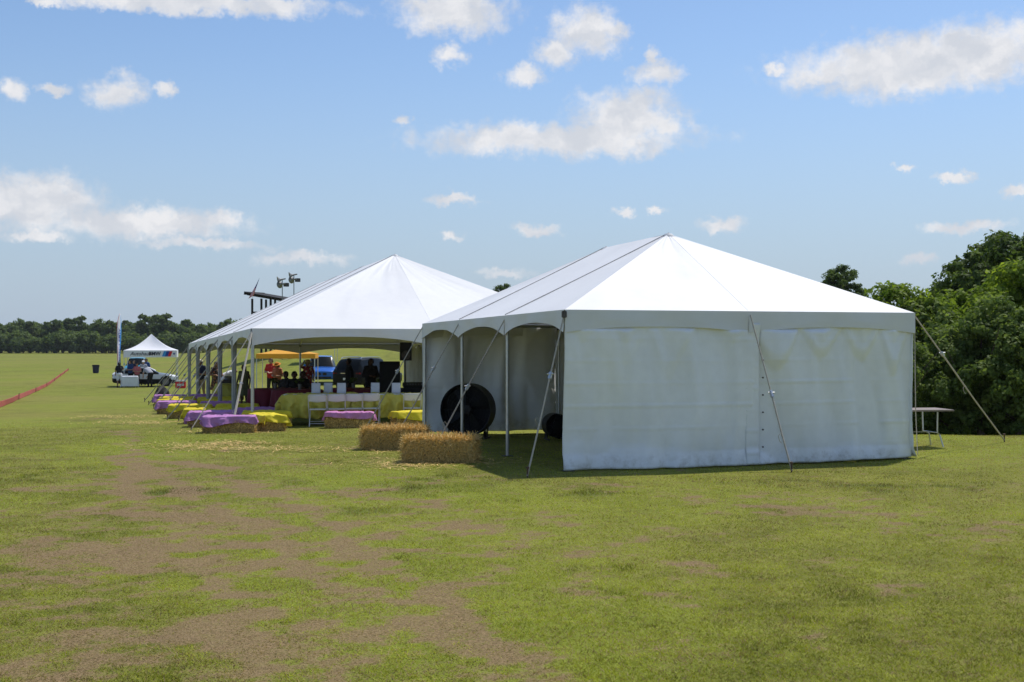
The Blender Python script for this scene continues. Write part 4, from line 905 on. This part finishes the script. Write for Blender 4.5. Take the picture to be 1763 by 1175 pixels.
# ------------------------------------------------------------------ small canopies, flag, fence, booth
def text_mesh(body, size, shear=0., bold=0.):
    c = bpy.data.curves.new('lettering', 'FONT'); c.body = body; c.size = size; c.shear = shear; c.offset = bold; c.align_x = 'CENTER'; c.align_y = 'CENTER'; c.extrude = .004; c.resolution_u = 2
    o = bpy.data.objects.new('lettering', c); COL.objects.link(o); dg = bpy.context.evaluated_depsgraph_get(); me = bpy.data.meshes.new_from_object(o.evaluated_get(dg))
    bpy.data.objects.remove(o); bpy.data.curves.remove(c); me.materials.clear(); return me
def popup(x, y, rz, size, leg, peak, val, mat, label, name='popup_canopy'):
    e = empty(name, (x, y, g1(x, y)), rz, label, 'canopy'); h = size/2; C = [(-h,-h),(h,-h),(h,h),(-h,h)]
    for i in range(4):
        A = np.array([*C[i], leg]); B = np.array([*C[(i+1) % 4], leg]); K = np.array([0,0,peak]); nu, nv = 20, 16
        u = np.linspace(0, 1, nu)[:, None, None]; v = np.linspace(0, 1, nv)[None, :, None]
        P = (A*(1-u)+B*u)*(1-v)+K*v; P[..., 2] -= .28*(peak-leg)*np.sin(np.pi*v[..., 0])*(.6+.4*np.sin(np.pi*u[..., 0]))
        grid_obj('roof_panel', P, M[mat], e)
        nrm = np.array([C[i][0]+C[(i+1) % 4][0], C[i][1]+C[(i+1) % 4][1]])/size; V = np.empty((nu, 5, 3)); vv = np.linspace(0, 1, 5)[None, :]
        for c in (0, 1): V[..., c] = A[c]+(B[c]-A[c])*u[..., 0]+nrm[c]*(.01+.012*np.sin(u[..., 0]*19)*vv)
        V[..., 2] = leg-val*vv; grid_obj('valance', V, M[mat], e)
        p = C[i]; gx = x+math.cos(rz)*p[0]-math.sin(rz)*p[1]; gy = y+math.sin(rz)*p[0]+math.cos(rz)*p[1]; dz = g1(gx, gy)-g1(x, y)
        MB().box((p[0]*.985, p[1]*.985, (leg-.02+dz)/2), (.045,.045,leg-.02-dz), 0, .006).build('leg', M['whiteplastic'], e)
        MB().box((p[0]*.985, p[1]*.985, dz+.008), (.12,.12,.014)).build('foot', M['steel'], e)
        q = C[(i+1) % 4]; MB().tube([(p[0]*.97, p[1]*.97, leg-.05), ((p[0]+q[0])/2*.97, (p[1]+q[1])/2*.97, leg-.32), (q[0]*.97, q[1]*.97, leg-.05)], .012, 6).build('truss_bar', M['pole'], e)
    MB().tube([(0,0,leg-.2), (0,0,peak-.02)], .02, 8).build('centre_pole', M['pole'], e)
    return e
pc = popup(gp(258.5, 79.5), 79.8, R(14), 3.32, 2.42, 3.50, .46, 'popwhite', 'white peaked canopy with dealer lettering and blue and red stripes')
def on_valance(me, mat, x, z, nm, dy=-1.688):
    o = link_mesh(nm, me, M[mat], pc); o.location = (x, dy, z); o.rotation_euler = (R(90), 0, 0); return o
on_valance(text_mesh('Autohaus', .33, .35, .002), 'ink', -.62, 2.19, 'script_lettering'); on_valance(text_mesh('BMW', .31, 0, .010), 'ink', .28, 2.19, 'bold_lettering')
for k, c in enumerate(('ltblue', 'dkblue', 'redprint')):
    on_valance(MB().prism([(-.10,-.17),(.08,-.17),(.20,.17),(.02,.17)], .006).mesh('stripe'), c, .84+k*.18, 2.19, 'stripe')
on_valance(MB().lathe([(.0,0),(.06,0),(.06,.006),(0,.007)], 16).mesh('emblem'), 'dkblue', 1.50, 2.19, 'emblem')
popup(gp(493, 66), 66.5, R(6), 3.15, 2.12, 2.62, .26, 'orange', 'orange pop-up canopy standing beyond the far end of the party tent')
popup(gp(549, 104), 104, R(4), 3.0, 2.35, 2.9, .5, 'navy', 'dark navy canopy behind the blue car', 'popup_canopy')
def flag_banner():
    x, y = gp(202, 77.5), 77.5; e = empty('feather_flag', (x, y, g1(x, y)), R(86), 'tall white feather flag with blue edge and lettering beside the white canopy', 'flag')
    MB().tube([(0,0,-.2),(0,0,2.6),(.03,0,3.9),(.16,0,4.55),(.40,0,4.80)], [.02,.018,.014,.010,.006], 6).build('mast', M['pole'], e, True)
    zs = np.linspace(.95, 4.78, 40); L = np.where(zs > 4.0, .03+.35*((zs-4.)/.8)**2.2, .012); Rr = L+.56*np.clip((4.82-zs)/.5, 0, 1)**.5*(1-.16*(zs < 1.4)*(1.4-zs))
    def strip(f0, f1, mat, nm, dy=0.):
        P = np.array([[[l+(r_-l)*f, .03*math.sin(z*2.2+f*3)+dy, z] for f in np.linspace(f0, f1, 5)] for z, l, r_ in zip(zs, L, Rr)]); return grid_obj(nm, P, M[mat], e, .003)
    strip(0, .72, 'popwhite', 'flag_cloth'); strip(.72, 1, 'ltblue', 'blue_edge'); strip(-.06, -.005, 'redprint', 'red_edge')
    me = text_mesh('Autohaus BMW', .36, .2, .004); o = link_mesh('lettering', me, M['dkblue'], e); o.rotation_euler = Matrix(((0,-1,0),(0,0,-1),(1,0,0))).to_euler(); o.location = (.26, -.05, 2.6)
    MB().box((0,0,.015), (.5,.5,.03)).build('base_plate', M['steel'], e)
flag_banner()
def cloth_table():
    x, y = gp(223.5, 77.0), 77.0; fold_table(x, y, .26, .98, .6, 'small folding table under white cloth beside the feather flag', None)
    drape('tablecloth', .98, .60, .735, .68, .68, 150, 'whitecloth', 'white cloth to the ground over the table beside the feather flag', 'tablecloth', None, (x, y, g1(x, y)), .26, .012, 60, 50, .03, 4., .03)
cloth_table()
def cooler():
    x, y = gp(311, 74), 74; e = empty('cool_box', (x, y, g1(x, y)), .2, 'red cool box with white lid on the grass past the party tent', 'cool box')
    MB().box((0,0,.24), (.62,.36,.42), 0, .03).build('tub', M['redprint'], e, True); MB().box((0,0,.48), (.66,.40,.09), 0, .03).build('lid', M['whiteplastic'], e, True)
    MB().tube([(-.34,0,.36),(-.38,0,.30),(-.34,0,.24)], .012, 6).build('handle', M['whiteplastic'], e); MB().tube([(.34,0,.36),(.38,0,.30),(.34,0,.24)], .012, 6).build('handle', M['whiteplastic'], e)
    MB().box((0,-.183,.24), (.42,.008,.13)).build('label_plate', M['whiteplastic'], e)
    x, y = gp(278, 53), 53; e = empty('camp_bag', (x, y, g1(x, y)), .3, 'slumped black bag on the grass behind the bale seats', 'bag')
    MB().lathe([(.30,0),(.34,.10),(.30,.30),(.18,.48),(.06,.56),(0,.57)], 20, fold=lambda t, z: 1+.12*math.sin(3*t+z*6)+.05*math.sin(9*t)).build('bag', M['blackmatte'], e, True)
    MB().tube([(-.06,0,.54),(-.09,0,.68),(.09,.02,.68),(.06,0,.54)], .014, 6).build('strap', M['blackmatte'], e, True)
cooler()
def bin_():
    x, y = gp(165, 122), 122; e = empty('trash_can', (x, y, g1(x, y)), 0, 'dark blue trash can alone on the grass', 'trash can')
    MB().lathe([(.26,0),(.33,.72),(.36,.74),(.36,.80),(.33,.80),(.30,.1),(0,.09)], 24, fold=lambda t, z: 1+.015*math.cos(12*t)).build('bin', M['binpl'], e, True)
    MB().lathe([(.355,.80),(.37,.82),(.36,.86),(.34,.86),(.33,.80)], 24).build('rim', M['black'], e, True)
    for s in (-1, 1): MB().box((s*.36,0,.66), (.06,.14,.04), 0, .01).build('handle', M['black'], e)
bin_()
def sideboards():
    """low red boards along the polo field, end to end"""
    p0 = np.array([gp(-40, 34), 34.]); p1 = np.array([gp(118, 138), 138.]); dirv = p1-p0; L = np.linalg.norm(dirv); dirv /= L
    e = empty('side_board_fence', (0,0,0), 0, 'low red board fence running along the polo field', 'fence'); n = int(L/3.66); ang = math.atan2(dirv[1], dirv[0])
    for k in range(n):
        c = p0+dirv*(k+.5)*3.66; z0 = g1(*(c-dirv*1.8)); z1 = g1(*(c+dirv*1.8)); tilt = math.atan2(z1-z0, 3.6)
        Mm = Matrix.Rotation(ang, 3, 'Z') @ Matrix.Rotation(-tilt+random.uniform(-.003, .003), 3, 'Y') @ Matrix.Rotation(random.uniform(-.12, .12), 3, 'X')
        MB().box((c[0], c[1], (z0+z1)/2+.11), (3.62,.035,.20), M=Mm, bev=.004).build('board', M['redpaint'], e)
        q = p0+dirv*k*3.66; q = q+np.array([dirv[1], -dirv[0]])*.05; 
        if k % 4 == 1: MB().tube([(q[0], q[1], g1(*q)-.2), (q[0], q[1], g1(*q)+.28)], .014, 6).build('stake', M['steel'], e)
sideboards()
def booth():
    x, y = gp(456, 112), 114; g = g1(x, y); T = 1.9+79*y/F_PX
    e = empty('announcer_booth', (x, y, g), R(-24), 'dark timber announcer booth with a sloping flat roof on posts', 'booth'); H = T-g
    for sx in (-1.15, -.1, .95, 2.3):
        for sy in (-1.1, 1.1): MB().box((sx, sy, (H-.3)/2-.3), (.16,.16,H-.3+.6), 0, .01).build('post', M['darkwood'], e)
    rf = empty('roof', (.6,0,H-.12), 0, parent=e)
    tilt = Matrix.Rotation(R(9), 3, 'Y')
    for k in range(8): MB().box(tilt @ Vector((0, -1.4+k*.40, .06)), (4.6,.392,.06), M=tilt).build('plank', M['darkwood'], rf)
    for sy in (-1.2, 0, 1.2): MB().box(tilt @ Vector((0, sy, -.09)), (4.5,.10,.22), M=tilt).build('joist', M['darkwood'], rf)
    MB().box(tilt @ Vector((-2.33,0,-.02)), (.06,3.2,.30), M=tilt).build('fascia', M['darkwood'], rf)
    MB().box((.6,0,H-2.6), (3.6,2.4,.12)).build('platform', M['darkwood'], e)
    for k in range(5): MB().box((.6,-1.18,H-2.4+k*.2), (3.5,.03,.15)).build('rail_board', M['darkwood'], e)
    # flag leaning out from the roof
    fx, fy = x-.9, y-1.6; f = empty('national_flag', (fx, fy, T+.05), 0, 'small striped national flag hanging from a slanted staff on the booth roof', 'flag')
    MB().tube([(-.35,0,-.35), (.30,0,1.55)], .02, 6).build('staff', M['whiteplastic'], f)
    def fl(t0, t1, w0, w1, mat, nm):
        P = np.array([[[.26-.52*t-.34*w*(.4+t), -.03-.05*math.sin(w*5), 1.42-1.55*t-.26*w] for w in np.linspace(w0, w1, 6)] for t in np.linspace(t0, t1, 6)]); return grid_obj(nm, P, M[mat], f, .004)
    fl(0, .5, 0, .5, 'dkblue', 'canton')
    for k in range(7):
        w0, w1 = k/7, (k+1)/7
        if w1 <= .51: fl(.5, 1., w0, w1, 'redprint' if k % 2 == 0 else 'whitecloth', 'stripe')
        else: fl(0 if w0 >= .5 else .5, 1., w0, w1, 'redprint' if k % 2 == 0 else 'whitecloth', 'stripe')
    # horn loudspeakers on poles
    for i, (px, py) in enumerate(((486, 489), (506, 481))):
        d = 108+i*3; hx = gp(px, d); hz = 1.9+(589-py)*d/F_PX; gg = g1(hx, d)
        h = empty('horn_speaker_pole', (hx, d, gg), R(20), ['lower pole with two horn loudspeakers beside the announcer booth','taller pole with two horn loudspeakers over the tent roof'][i], 'loudspeaker', 'horn loudspeaker poles'); q = hz-gg
        MB().tube([(0,0,-.3), (0,0,q+.30)], .04, 8).build('pole', M['horn'], h)
        hm = Matrix.Rotation(R(-80), 3, 'Y'); prof = [(.03,-.42),(.06,-.40),(.07,-.1),(.12,.08),(.20,.2),(.33,.29),(.34,.31),(.31,.30),(.10,.08),(0,.0)]
        MB().lathe(prof, 20, (-.10,0,q+.36), Matrix.Rotation(R(-102), 3, 'Y')).build('horn', M['horn'], h, True)
        MB().lathe(prof, 20, (-.05,-.05,q-.06), Matrix.Rotation(R(-60), 3, 'Z') @ Matrix.Rotation(R(-95), 3, 'Y')).build('horn', M['horn'], h, True)
        MB().box((.36,.05,q-.10), (.44,.30,.34), .3, .02).build('driver_box', M['steel'], h)
booth()

# ------------------------------------------------------------------ people
SK = {'fair': bsdf_mat('fair_skin', (.50,.29,.20), .55, var=.06), 'tan': bsdf_mat('tan_skin', (.34,.18,.11), .55, var=.06), 'brown': bsdf_mat('brown_skin', (.13,.065,.04), .55, var=.06)}
def cloth(c, nm): return bsdf_mat(nm, c, .85, var=.12, scale=8)
CL = {'navy': cloth((.016,.02,.05), 'navy_shirt'), 'black': cloth((.012,.012,.014), 'black_garment'), 'white': cloth((.72,.72,.74), 'white_garment'), 'red': cloth((.50,.03,.025), 'red_shirt'), 'khaki': cloth((.30,.22,.14), 'khaki_shorts'),
      'grey': cloth((.36,.37,.42), 'grey_shirt'), 'blue': cloth((.03,.07,.20), 'blue_shirt'), 'pink': cloth((.55,.16,.17), 'pink_top'), 'dark': cloth((.025,.022,.022), 'dark_garment'), 'coral': cloth((.62,.22,.13), 'coral_top'), 'olive': cloth((.13,.13,.07), 'olive_garment'),
      'straw': cloth((.55,.40,.18), 'straw_hat'), 'orange': cloth((.62,.25,.04), 'orange_hat'), 'cream': cloth((.66,.58,.44), 'cream_cap')}
def floral(nm, a, b, c):
    m = bpy.data.materials.new(nm); m.use_nodes = True; t = NT(m.node_tree); t.n.clear(); co = t.node('ShaderNodeTexCoord').outputs['Object']
    v = t.node('ShaderNodeTexVoronoi'); t.put(v.inputs['Vector'], co); v.inputs['Scale'].default_value = 9
    col = t.mix(t.ramp(v.outputs['Distance'], .30, .42), a+(1,), b+(1,)); col = t.mix(t.ramp(t.noise(co, 14., 2.), .55, .62), col, c+(1,))
    bb = t.node('ShaderNodeBsdfPrincipled'); t.put(bb.inputs['Base Color'], col); bb.inputs['Roughness'].default_value = .85
    o = t.node('ShaderNodeOutputMaterial'); t.l.new(bb.outputs[0], o.inputs[0]); return m
CL['floral'] = floral('floral_dress', (.62,.50,.46), (.35,.03,.04), (.10,.03,.05)); CL['print'] = floral('print_dress', (.45,.16,.07), (.06,.03,.03), (.35,.28,.2))
HAIR = {'dark': bsdf_mat('dark_hair', (.016,.011,.008), .6, var=.2), 'brown': bsdf_mat('brown_hair', (.06,.035,.018), .6, var=.2), 'grey': bsdf_mat('grey_hair', (.3,.29,.28), .6, var=.1)}
EYE = bsdf_mat('eye', (.02,.015,.012), .2, var=.1)
def V3(*a): return Vector(a)
POSE = {  # joints of a 1.75 m figure facing +y: hands and feet right (x>0) then left
 'stand': dict(pel=(0,0,.95), che=(0,.01,1.30), hd=(0,.03,1.62), el=[(.27,-.02,1.14),(-.27,-.02,1.14)], wr=[(.28,.10,.90),(-.28,.10,.90)], kn=[(.10,.02,.50),(-.10,.02,.50)], an=[(.11,-.02,.08),(-.11,-.02,.08)]),
 'hold': dict(pel=(0,0,.95), che=(0,.01,1.30), hd=(0,.06,1.61), el=[(.27,.02,1.13),(-.27,.02,1.13)], wr=[(.08,.28,1.14),(-.10,.27,1.12)], kn=[(.11,.03,.50),(-.11,.0,.50)], an=[(.13,.0,.08),(-.12,-.04,.08)]),
 'reach': dict(pel=(0,-.02,.95), che=(0,.06,1.29), hd=(0,.13,1.60), el=[(.26,.20,1.22),(-.26,.02,1.14)], wr=[(.22,.46,1.20),(-.25,.16,.94)], kn=[(.10,.03,.50),(-.11,.0,.50)], an=[(.12,.08,.08),(-.12,-.08,.08)]),
 'bend': dict(pel=(0,-.16,.90), che=(0,.16,1.10), hd=(0,.44,1.22), el=[(.24,.30,.88),(-.24,.30,.88)], wr=[(.16,.44,.70),(-.16,.44,.70)], kn=[(.10,-.04,.48),(-.10,-.04,.48)], an=[(.12,-.08,.08),(-.12,-.08,.08)]),
 'sit': dict(pel=(0,-.05,.52), che=(0,-.02,.87), hd=(0,.03,1.19), el=[(.26,.06,.70),(-.26,.06,.70)], wr=[(.15,.30,.76),(-.15,.30,.76)], kn=[(.12,.40,.50),(-.12,.40,.50)], an=[(.12,.38,.08),(-.12,.38,.08)]),
 'wave': dict(pel=(0,0,.95), che=(0,.01,1.30), hd=(0,.03,1.62), el=[(.30,.05,1.46),(-.27,.0,1.14)], wr=[(.20,.14,1.66),(-.22,.18,.98)], kn=[(.10,.02,.50),(-.10,.02,.50)], an=[(.11,-.02,.08),(-.11,-.02,.08)])}
def person(px, d, h, face, pose, label, skin='fair', shirt='white', pants='dark', plen='long', sleeve='short', hair='dark', hairlen=.0, hat=None, skirt=None, group='visitors in and around the tents', shoes='black', dz=0., x=None):
    J = POSE[pose]; x = gp(px, d) if x is None else x; s = h/1.75
    pel, che, hd = V3(*J['pel']), V3(*J['che']), V3(*J['hd']); up = (che-pel).normalized(); fw = V3(0,1,0); nk = che+up*.20; hv = (hd-nk).normalized()
    bones = []     # (a, b, ra, rb, region)
    def B(a, b, ra, rb, reg): bones.append((V3(*a), V3(*b), ra, rb, reg))
    for sx in (-.055, .055): B(pel+V3(sx,0,0), che+V3(sx*1.5,0,-.02), .115, .125, 'torso')
    B(pel+V3(0,.02,.05), che+V3(0,.02,0), .115, .12, 'torso'); B(pel+V3(-.06,-.02,-.03), pel+V3(.06,-.02,-.03), .115, .115, 'hips')
    B(che+up*.02, nk-up*.04, .115, .07, 'torso'); B(nk-up*.05, hd-hv*.07, .052, .048, 'neck')
    B(hd-hv*.045+V3(0,.015,0), hd+hv*.035-V3(0,.012,0), .072, .085, 'head'); B(hd-hv*.075+V3(0,.045,0), hd-hv*.03+V3(0,.04,0), .045, .06, 'head'); B(hd+V3(0,.09,.0)-hv*.005, hd+V3(0,.104,-.03), .011, .014, 'head')
    for sx in (-1, 1): B(hd+V3(sx*.082,-.005,.012), hd+V3(sx*.084,-.01,-.02), .014, .012, 'head')
    for k, sx in enumerate((1, -1)):
        sh = che+up*.12+V3(sx*.165,0,0); el, wr = V3(*J['el'][k]), V3(*J['wr'][k]); kn, an = V3(*J['kn'][k]), V3(*J['an'][k]); hp = pel+V3(sx*.085,0,-.02)
        B(che+up*.11, sh, .07, .062, 'torso'); B(sh, el, .056, .042, 'uarm'); B(el, wr, .041, .028, 'larm')
        hdv = (wr-el).normalized(); pm = wr+hdv*.07; side = hdv.cross(V3(0,0,1)); side = side.normalized() if side.length > .2 else V3(0,1,0)
        B(wr, pm, .026, .034, 'hand'); curl = hdv.cross(side)
        for q, (o, l) in enumerate(((-.026,.066),(-.009,.076),(.009,.072),(.025,.056))):
            a_ = pm+side*o+hdv*.012; b_ = a_+hdv*l*.55+curl*.012; B(a_, b_, .011, .010, 'hand'); B(b_, b_+hdv*l*.4+curl*.03, .010, .008, 'hand')
        B(wr+hdv*.02+side*.025, wr+hdv*.055+side*.055, .013, .010, 'hand')
        B(hp, kn, .088, .058, 'thigh'); B(kn, kn.lerp(an, .35)-V3(0,.012,0), .056, .058, 'shin'); B(kn.lerp(an, .35)-V3(0,.012,0), an, .056, .038, 'shin')
        B(an+V3(0,-.035,-.02), an+V3(0,.13,-.045), .040, .030, 'foot'); B(an, an+V3(0,0,-.03), .042, .042, 'foot')
    mb = MB()
    for a, b, ra, rb, _ in bones:
        ax = (b-a); L = ax.length; q = ax.to_track_quat('Z', 'Y').to_matrix(); pr = [(ra*math.sin(t), -ra*math.cos(t)) for t in np.linspace(.02, math.pi/2, 4)]+[(rb*math.cos(t), L+rb*math.sin(t)) for t in np.linspace(0, math.pi/2-.02, 4)]
        mb.lathe(pr, 10, a, q)
    me = bpy.data.meshes.new('tmp'); me.from_pydata(mb.v, [], mb.f); me.update(); tmp = bpy.data.objects.new('tmp', me); COL.objects.link(tmp)
    rm = tmp.modifiers.new('r', 'REMESH'); rm.mode = 'VOXEL'; rm.voxel_size = .0135; sm = tmp.modifiers.new('s', 'SMOOTH'); sm.factor = .5; sm.iterations = 2
    de = tmp.modifiers.new('d', 'DECIMATE'); de.ratio = .30
    dg = bpy.context.evaluated_depsgraph_get(); body = bpy.data.meshes.new_from_object(tmp.evaluated_get(dg)); bpy.data.objects.remove(tmp); bpy.data.meshes.remove(me)
    n = len(body.vertices); Vv = np.empty(n*3, np.float32); body.vertices.foreach_get('co', Vv); Vv = Vv.reshape(-1, 3).astype(float)
    Nn = np.empty(n*3, np.float32); body.vertices.foreach_get('normal', Nn); Nn = Nn.reshape(-1, 3)
    best = np.full(n, 1e9); reg = np.zeros(n, int); names = ['torso','hips','neck','head','uarm','larm','hand','thigh','shin','foot']; tt = np.zeros(n)
    for a, b, ra, rb, rg in bones:
        a_, b_ = np.array(a), np.array(b); dv = b_-a_; t = np.clip(((Vv-a_)@dv)/(dv@dv+1e-12), 0, 1); dd = np.linalg.norm(Vv-a_-t[:, None]*dv, axis=1)-(ra+(rb-ra)*t)
        m = dd < best; best[m] = dd[m]; reg[m] = names.index(rg); tt[m] = t[m]
    zmin = Vv[:, 2].min(); F = [tuple(p.vertices) for p in body.polygons]
    e = empty('person', (x, d, g1(x, d)+dz-zmin*s*0), face, label, 'person', group); e.scale = (s, s, s)
    body.materials.clear(); body.materials.append(SK[skin])
    for p in body.polygons: p.use_smooth = True
    link_mesh('body', body, None, e)
    def garment(nm, sel, off, mat, extra=None):
        ok = [f for f in F if sum(sel[i] for i in f) >= 2]
        if not ok: return
        used = sorted({i for f in ok for i in f}); mp = {i: k for k, i in enumerate(used)}
        me_ = bpy.data.meshes.new(nm); P = Vv[used]+Nn[used]*off; me_.from_pydata(P.tolist(), [], [tuple(mp[i] for i in f) for f in ok]); me_.update()
        for p in me_.polygons: p.use_smooth = True
        link_mesh(nm, me_, mat, e)
    I = lambda *k: np.isin(reg, [names.index(q) for q in k])
    tors = I('torso') | (I('uarm') & ((tt < .75) if sleeve == 'short' else (tt < 2))) | (I('larm') if sleeve == 'long' else np.zeros(n, bool))
    if sleeve == 'none': tors = I('torso')
    garment('shirt', tors, .014, CL[shirt])
    garment('trousers' if plen == 'long' else 'shorts', I('hips') | I('thigh') | (I('shin') if plen == 'long' else np.zeros(n, bool)), .017, CL[pants])
    garment('shoes', I('foot'), .008, CL[shoes])
    rel = (Vv-np.array(hd)); garment('hair', I('head') & ((rel[:, 1] < .02+.5*np.maximum(rel[:, 2], 0)) & (rel[:, 2] > -.06) | (rel[:, 2] > .065)), .014, HAIR[hair])
    if hairlen:
        MB().tube([hd+V3(0,-.03,.05), hd+V3(0,-.09,0), hd+V3(0,-.10,-.12), hd+V3(0,-.11,-.12-hairlen)], [.08,.085,.08,.05], 10).build('long_hair', HAIR[hair], e, True)
    for sx in (-1, 1): MB().ball(hd+V3(sx*.032,.083,.012), .009, 6).build('eye', EYE, e, True)
    if hat:
        hm = hv.to_track_quat('Z', 'Y').to_matrix()
        if hat in ('straw', 'orange'): MB().lathe([(.185,.045),(.19,.05),(.105,.06),(.10,.115),(.06,.15),(0,.155)], 22, hd-V3(0,.01,0), hm, lambda t, z: 1+.04*math.sin(2*t)).build('hat', CL[hat], e, True)
        else:
            MB().lathe([(.108,.04),(.106,.07),(.085,.115),(.04,.135),(0,.138)], 18, hd-V3(0,.005,0), hm).build('cap', CL[hat], e, True); MB().box(hd+V3(0,.125,.045), (.13,.11,.012), M=Matrix.Rotation(R(-12), 3, 'X'), bev=.004).build('cap_peak', CL[hat], e)
    if skirt:
        top = pel.z+.10; MB().lathe([(.150,top),(.185,top-.12),(.215,top-.32),(.25,top-.58)], 36, (pel.x, pel.y, 0), Matrix.Diagonal((1,.82,1)), lambda t, z: 1+(.09*math.sin(8*t) if z < top-.2 else .02)).build('skirt', CL[skirt], e, True)
    return e
def people():
    pp = person
    pp(347, 50.0, 1.74, R(150), 'hold', 'person in navy shirt, tan shorts and cream cap looking at a paper', 'tan', 'navy', 'khaki', 'short', 'short', 'brown', 0, 'cream')
    pp(372, 50.4, 1.66, R(200), 'hold', 'person in dark printed dress standing between the left poles', 'tan', 'print', 'print', 'short', 'none', 'brown', .15, None, 'print')
    pp(386, 50.9, 1.76, R(-70), 'bend', 'person in white shirt bending over the serving table', 'fair', 'white', 'white', 'short', 'short', 'grey')
    pp(420, 42.5, 1.50, R(170), 'stand', 'person in olive dress standing in shade beside the front pole', 'brown', 'olive', 'olive', 'short', 'none', 'dark', .1, None, 'olive')
    pp(467, 53.0, 1.80, R(175), 'hold', 'person in red shirt behind the burgundy table under the orange canopy', 'fair', 'red', 'dark', 'long', 'short', 'brown')
    pp(478, 50.6, 1.60, R(160), 'hold', 'person in coral top and orange sun hat beside the red shirted one', 'fair', 'coral', 'dark', 'long', 'short', 'brown', .1, 'orange')
    pp(530, 49.5, 1.70, R(200), 'wave', 'person in red floral dress raising one hand to a straw hat', 'fair', 'floral', 'floral', 'short', 'short', 'brown', .1, 'straw', 'floral')
    for k, (px, d, f, sh, lab) in enumerate(((493,39.4,150,'dark','seated person with dark cropped hair at the round burgundy table'),(507,39.0,185,'black','seated person with a pale collar at the round burgundy table'),(521,39.3,210,'dark','seated person in dark top beside the floral dress'))):
        pp(px, d, 1.72, R(f), 'sit', lab, 'brown', sh, 'black', 'long', 'long', 'dark')
        x, y = gp(px, d), d; c = copy_tree([o for o in COL.objects if o.name == 'folding_chair'][0]); fr = R(f)
        c.location = (x+math.sin(fr)*.10, y-math.cos(fr)*.10, g1(x, y)); c.rotation_euler = (0,0,fr); c['label'] = 'white folding chair under the '+lab.split(' at ')[0].split(' beside ')[0]; c['group'] = 'chairs of the seated guests'
    pp(602, 41.2, 1.72, R(110), 'stand', 'dark dressed person standing before the black car with arms down', 'brown', 'black', 'black', 'long', 'long', 'dark')
    pp(638, 40.2, 1.72, R(200), 'hold', 'dark dressed person with long hair holding a pale cup near the black screen', 'brown', 'dark', 'black', 'long', 'long', 'dark', .25)
    g = 'visitors under the white canopy'
    pp(205.5, 77.0, 1.66, R(20), 'reach', 'person in black top and white shorts next to the feather flag', 'tan', 'black', 'white', 'short', 'short', 'dark', .25, group=g)
    pp(257, 77.6, 1.78, R(50), 'bend', 'person in grey shirt and black trousers bending to the white car', 'fair', 'grey', 'black', 'long', 'short', 'grey', group=g)
    pp(225, 78.7, 1.76, R(150), 'hold', 'person in dark blue shirt behind the white clothed table', 'fair', 'blue', 'black', 'long', 'short', 'brown', group=g)
    pp(236, 78.5, 1.58, R(200), 'hold', 'person in pink top behind the white clothed table', 'fair', 'pink', 'dark', 'long', 'short', 'brown', .15, group=g)
    pp(247, 82.8, 1.72, R(190), 'hold', 'person in white cap on the far side of the white car', 'fair', 'grey', 'dark', 'long', 'short', 'brown', 0, 'white', group=g)
    pp(252, 85.0, 1.84, R(170), 'stand', 'person in navy shirt standing behind the white cap', 'tan', 'blue', 'dark', 'long', 'short', 'dark', group=g)
    pp(262, 84.4, 1.74, R(120), 'bend', 'person in white shirt leaning over behind the white car', 'fair', 'white', 'dark', 'long', 'short', 'dark', group=g)
    pp(231, 83.6, 1.74, R(170), 'stand', 'person in dark shirt at the tail of the white car', 'fair', 'navy', 'dark', 'long', 'short', 'dark', group=g)
people()
grass_blades()

# ------------------------------------------------------------------ summer air
def haze():
    mb = MB().box((0, 660, 5), (1960, 1600, 34)); o = mb.build('haze', None); tag(o, 'thin summer haze over the field', 'haze', kind='stuff')
    m = bpy.data.materials.new('haze'); m.use_nodes = True; t = NT(m.node_tree); t.n.clear()
    v = t.node('ShaderNodeVolumePrincipled'); v.inputs['Color'].default_value = (.86,.92,1,1); v.inputs['Density'].default_value = .00010; v.inputs['Anisotropy'].default_value = .1
    out = t.node('ShaderNodeOutputMaterial'); t.l.new(v.outputs[0], out.inputs['Volume']); o.data.materials.append(m)
haze()
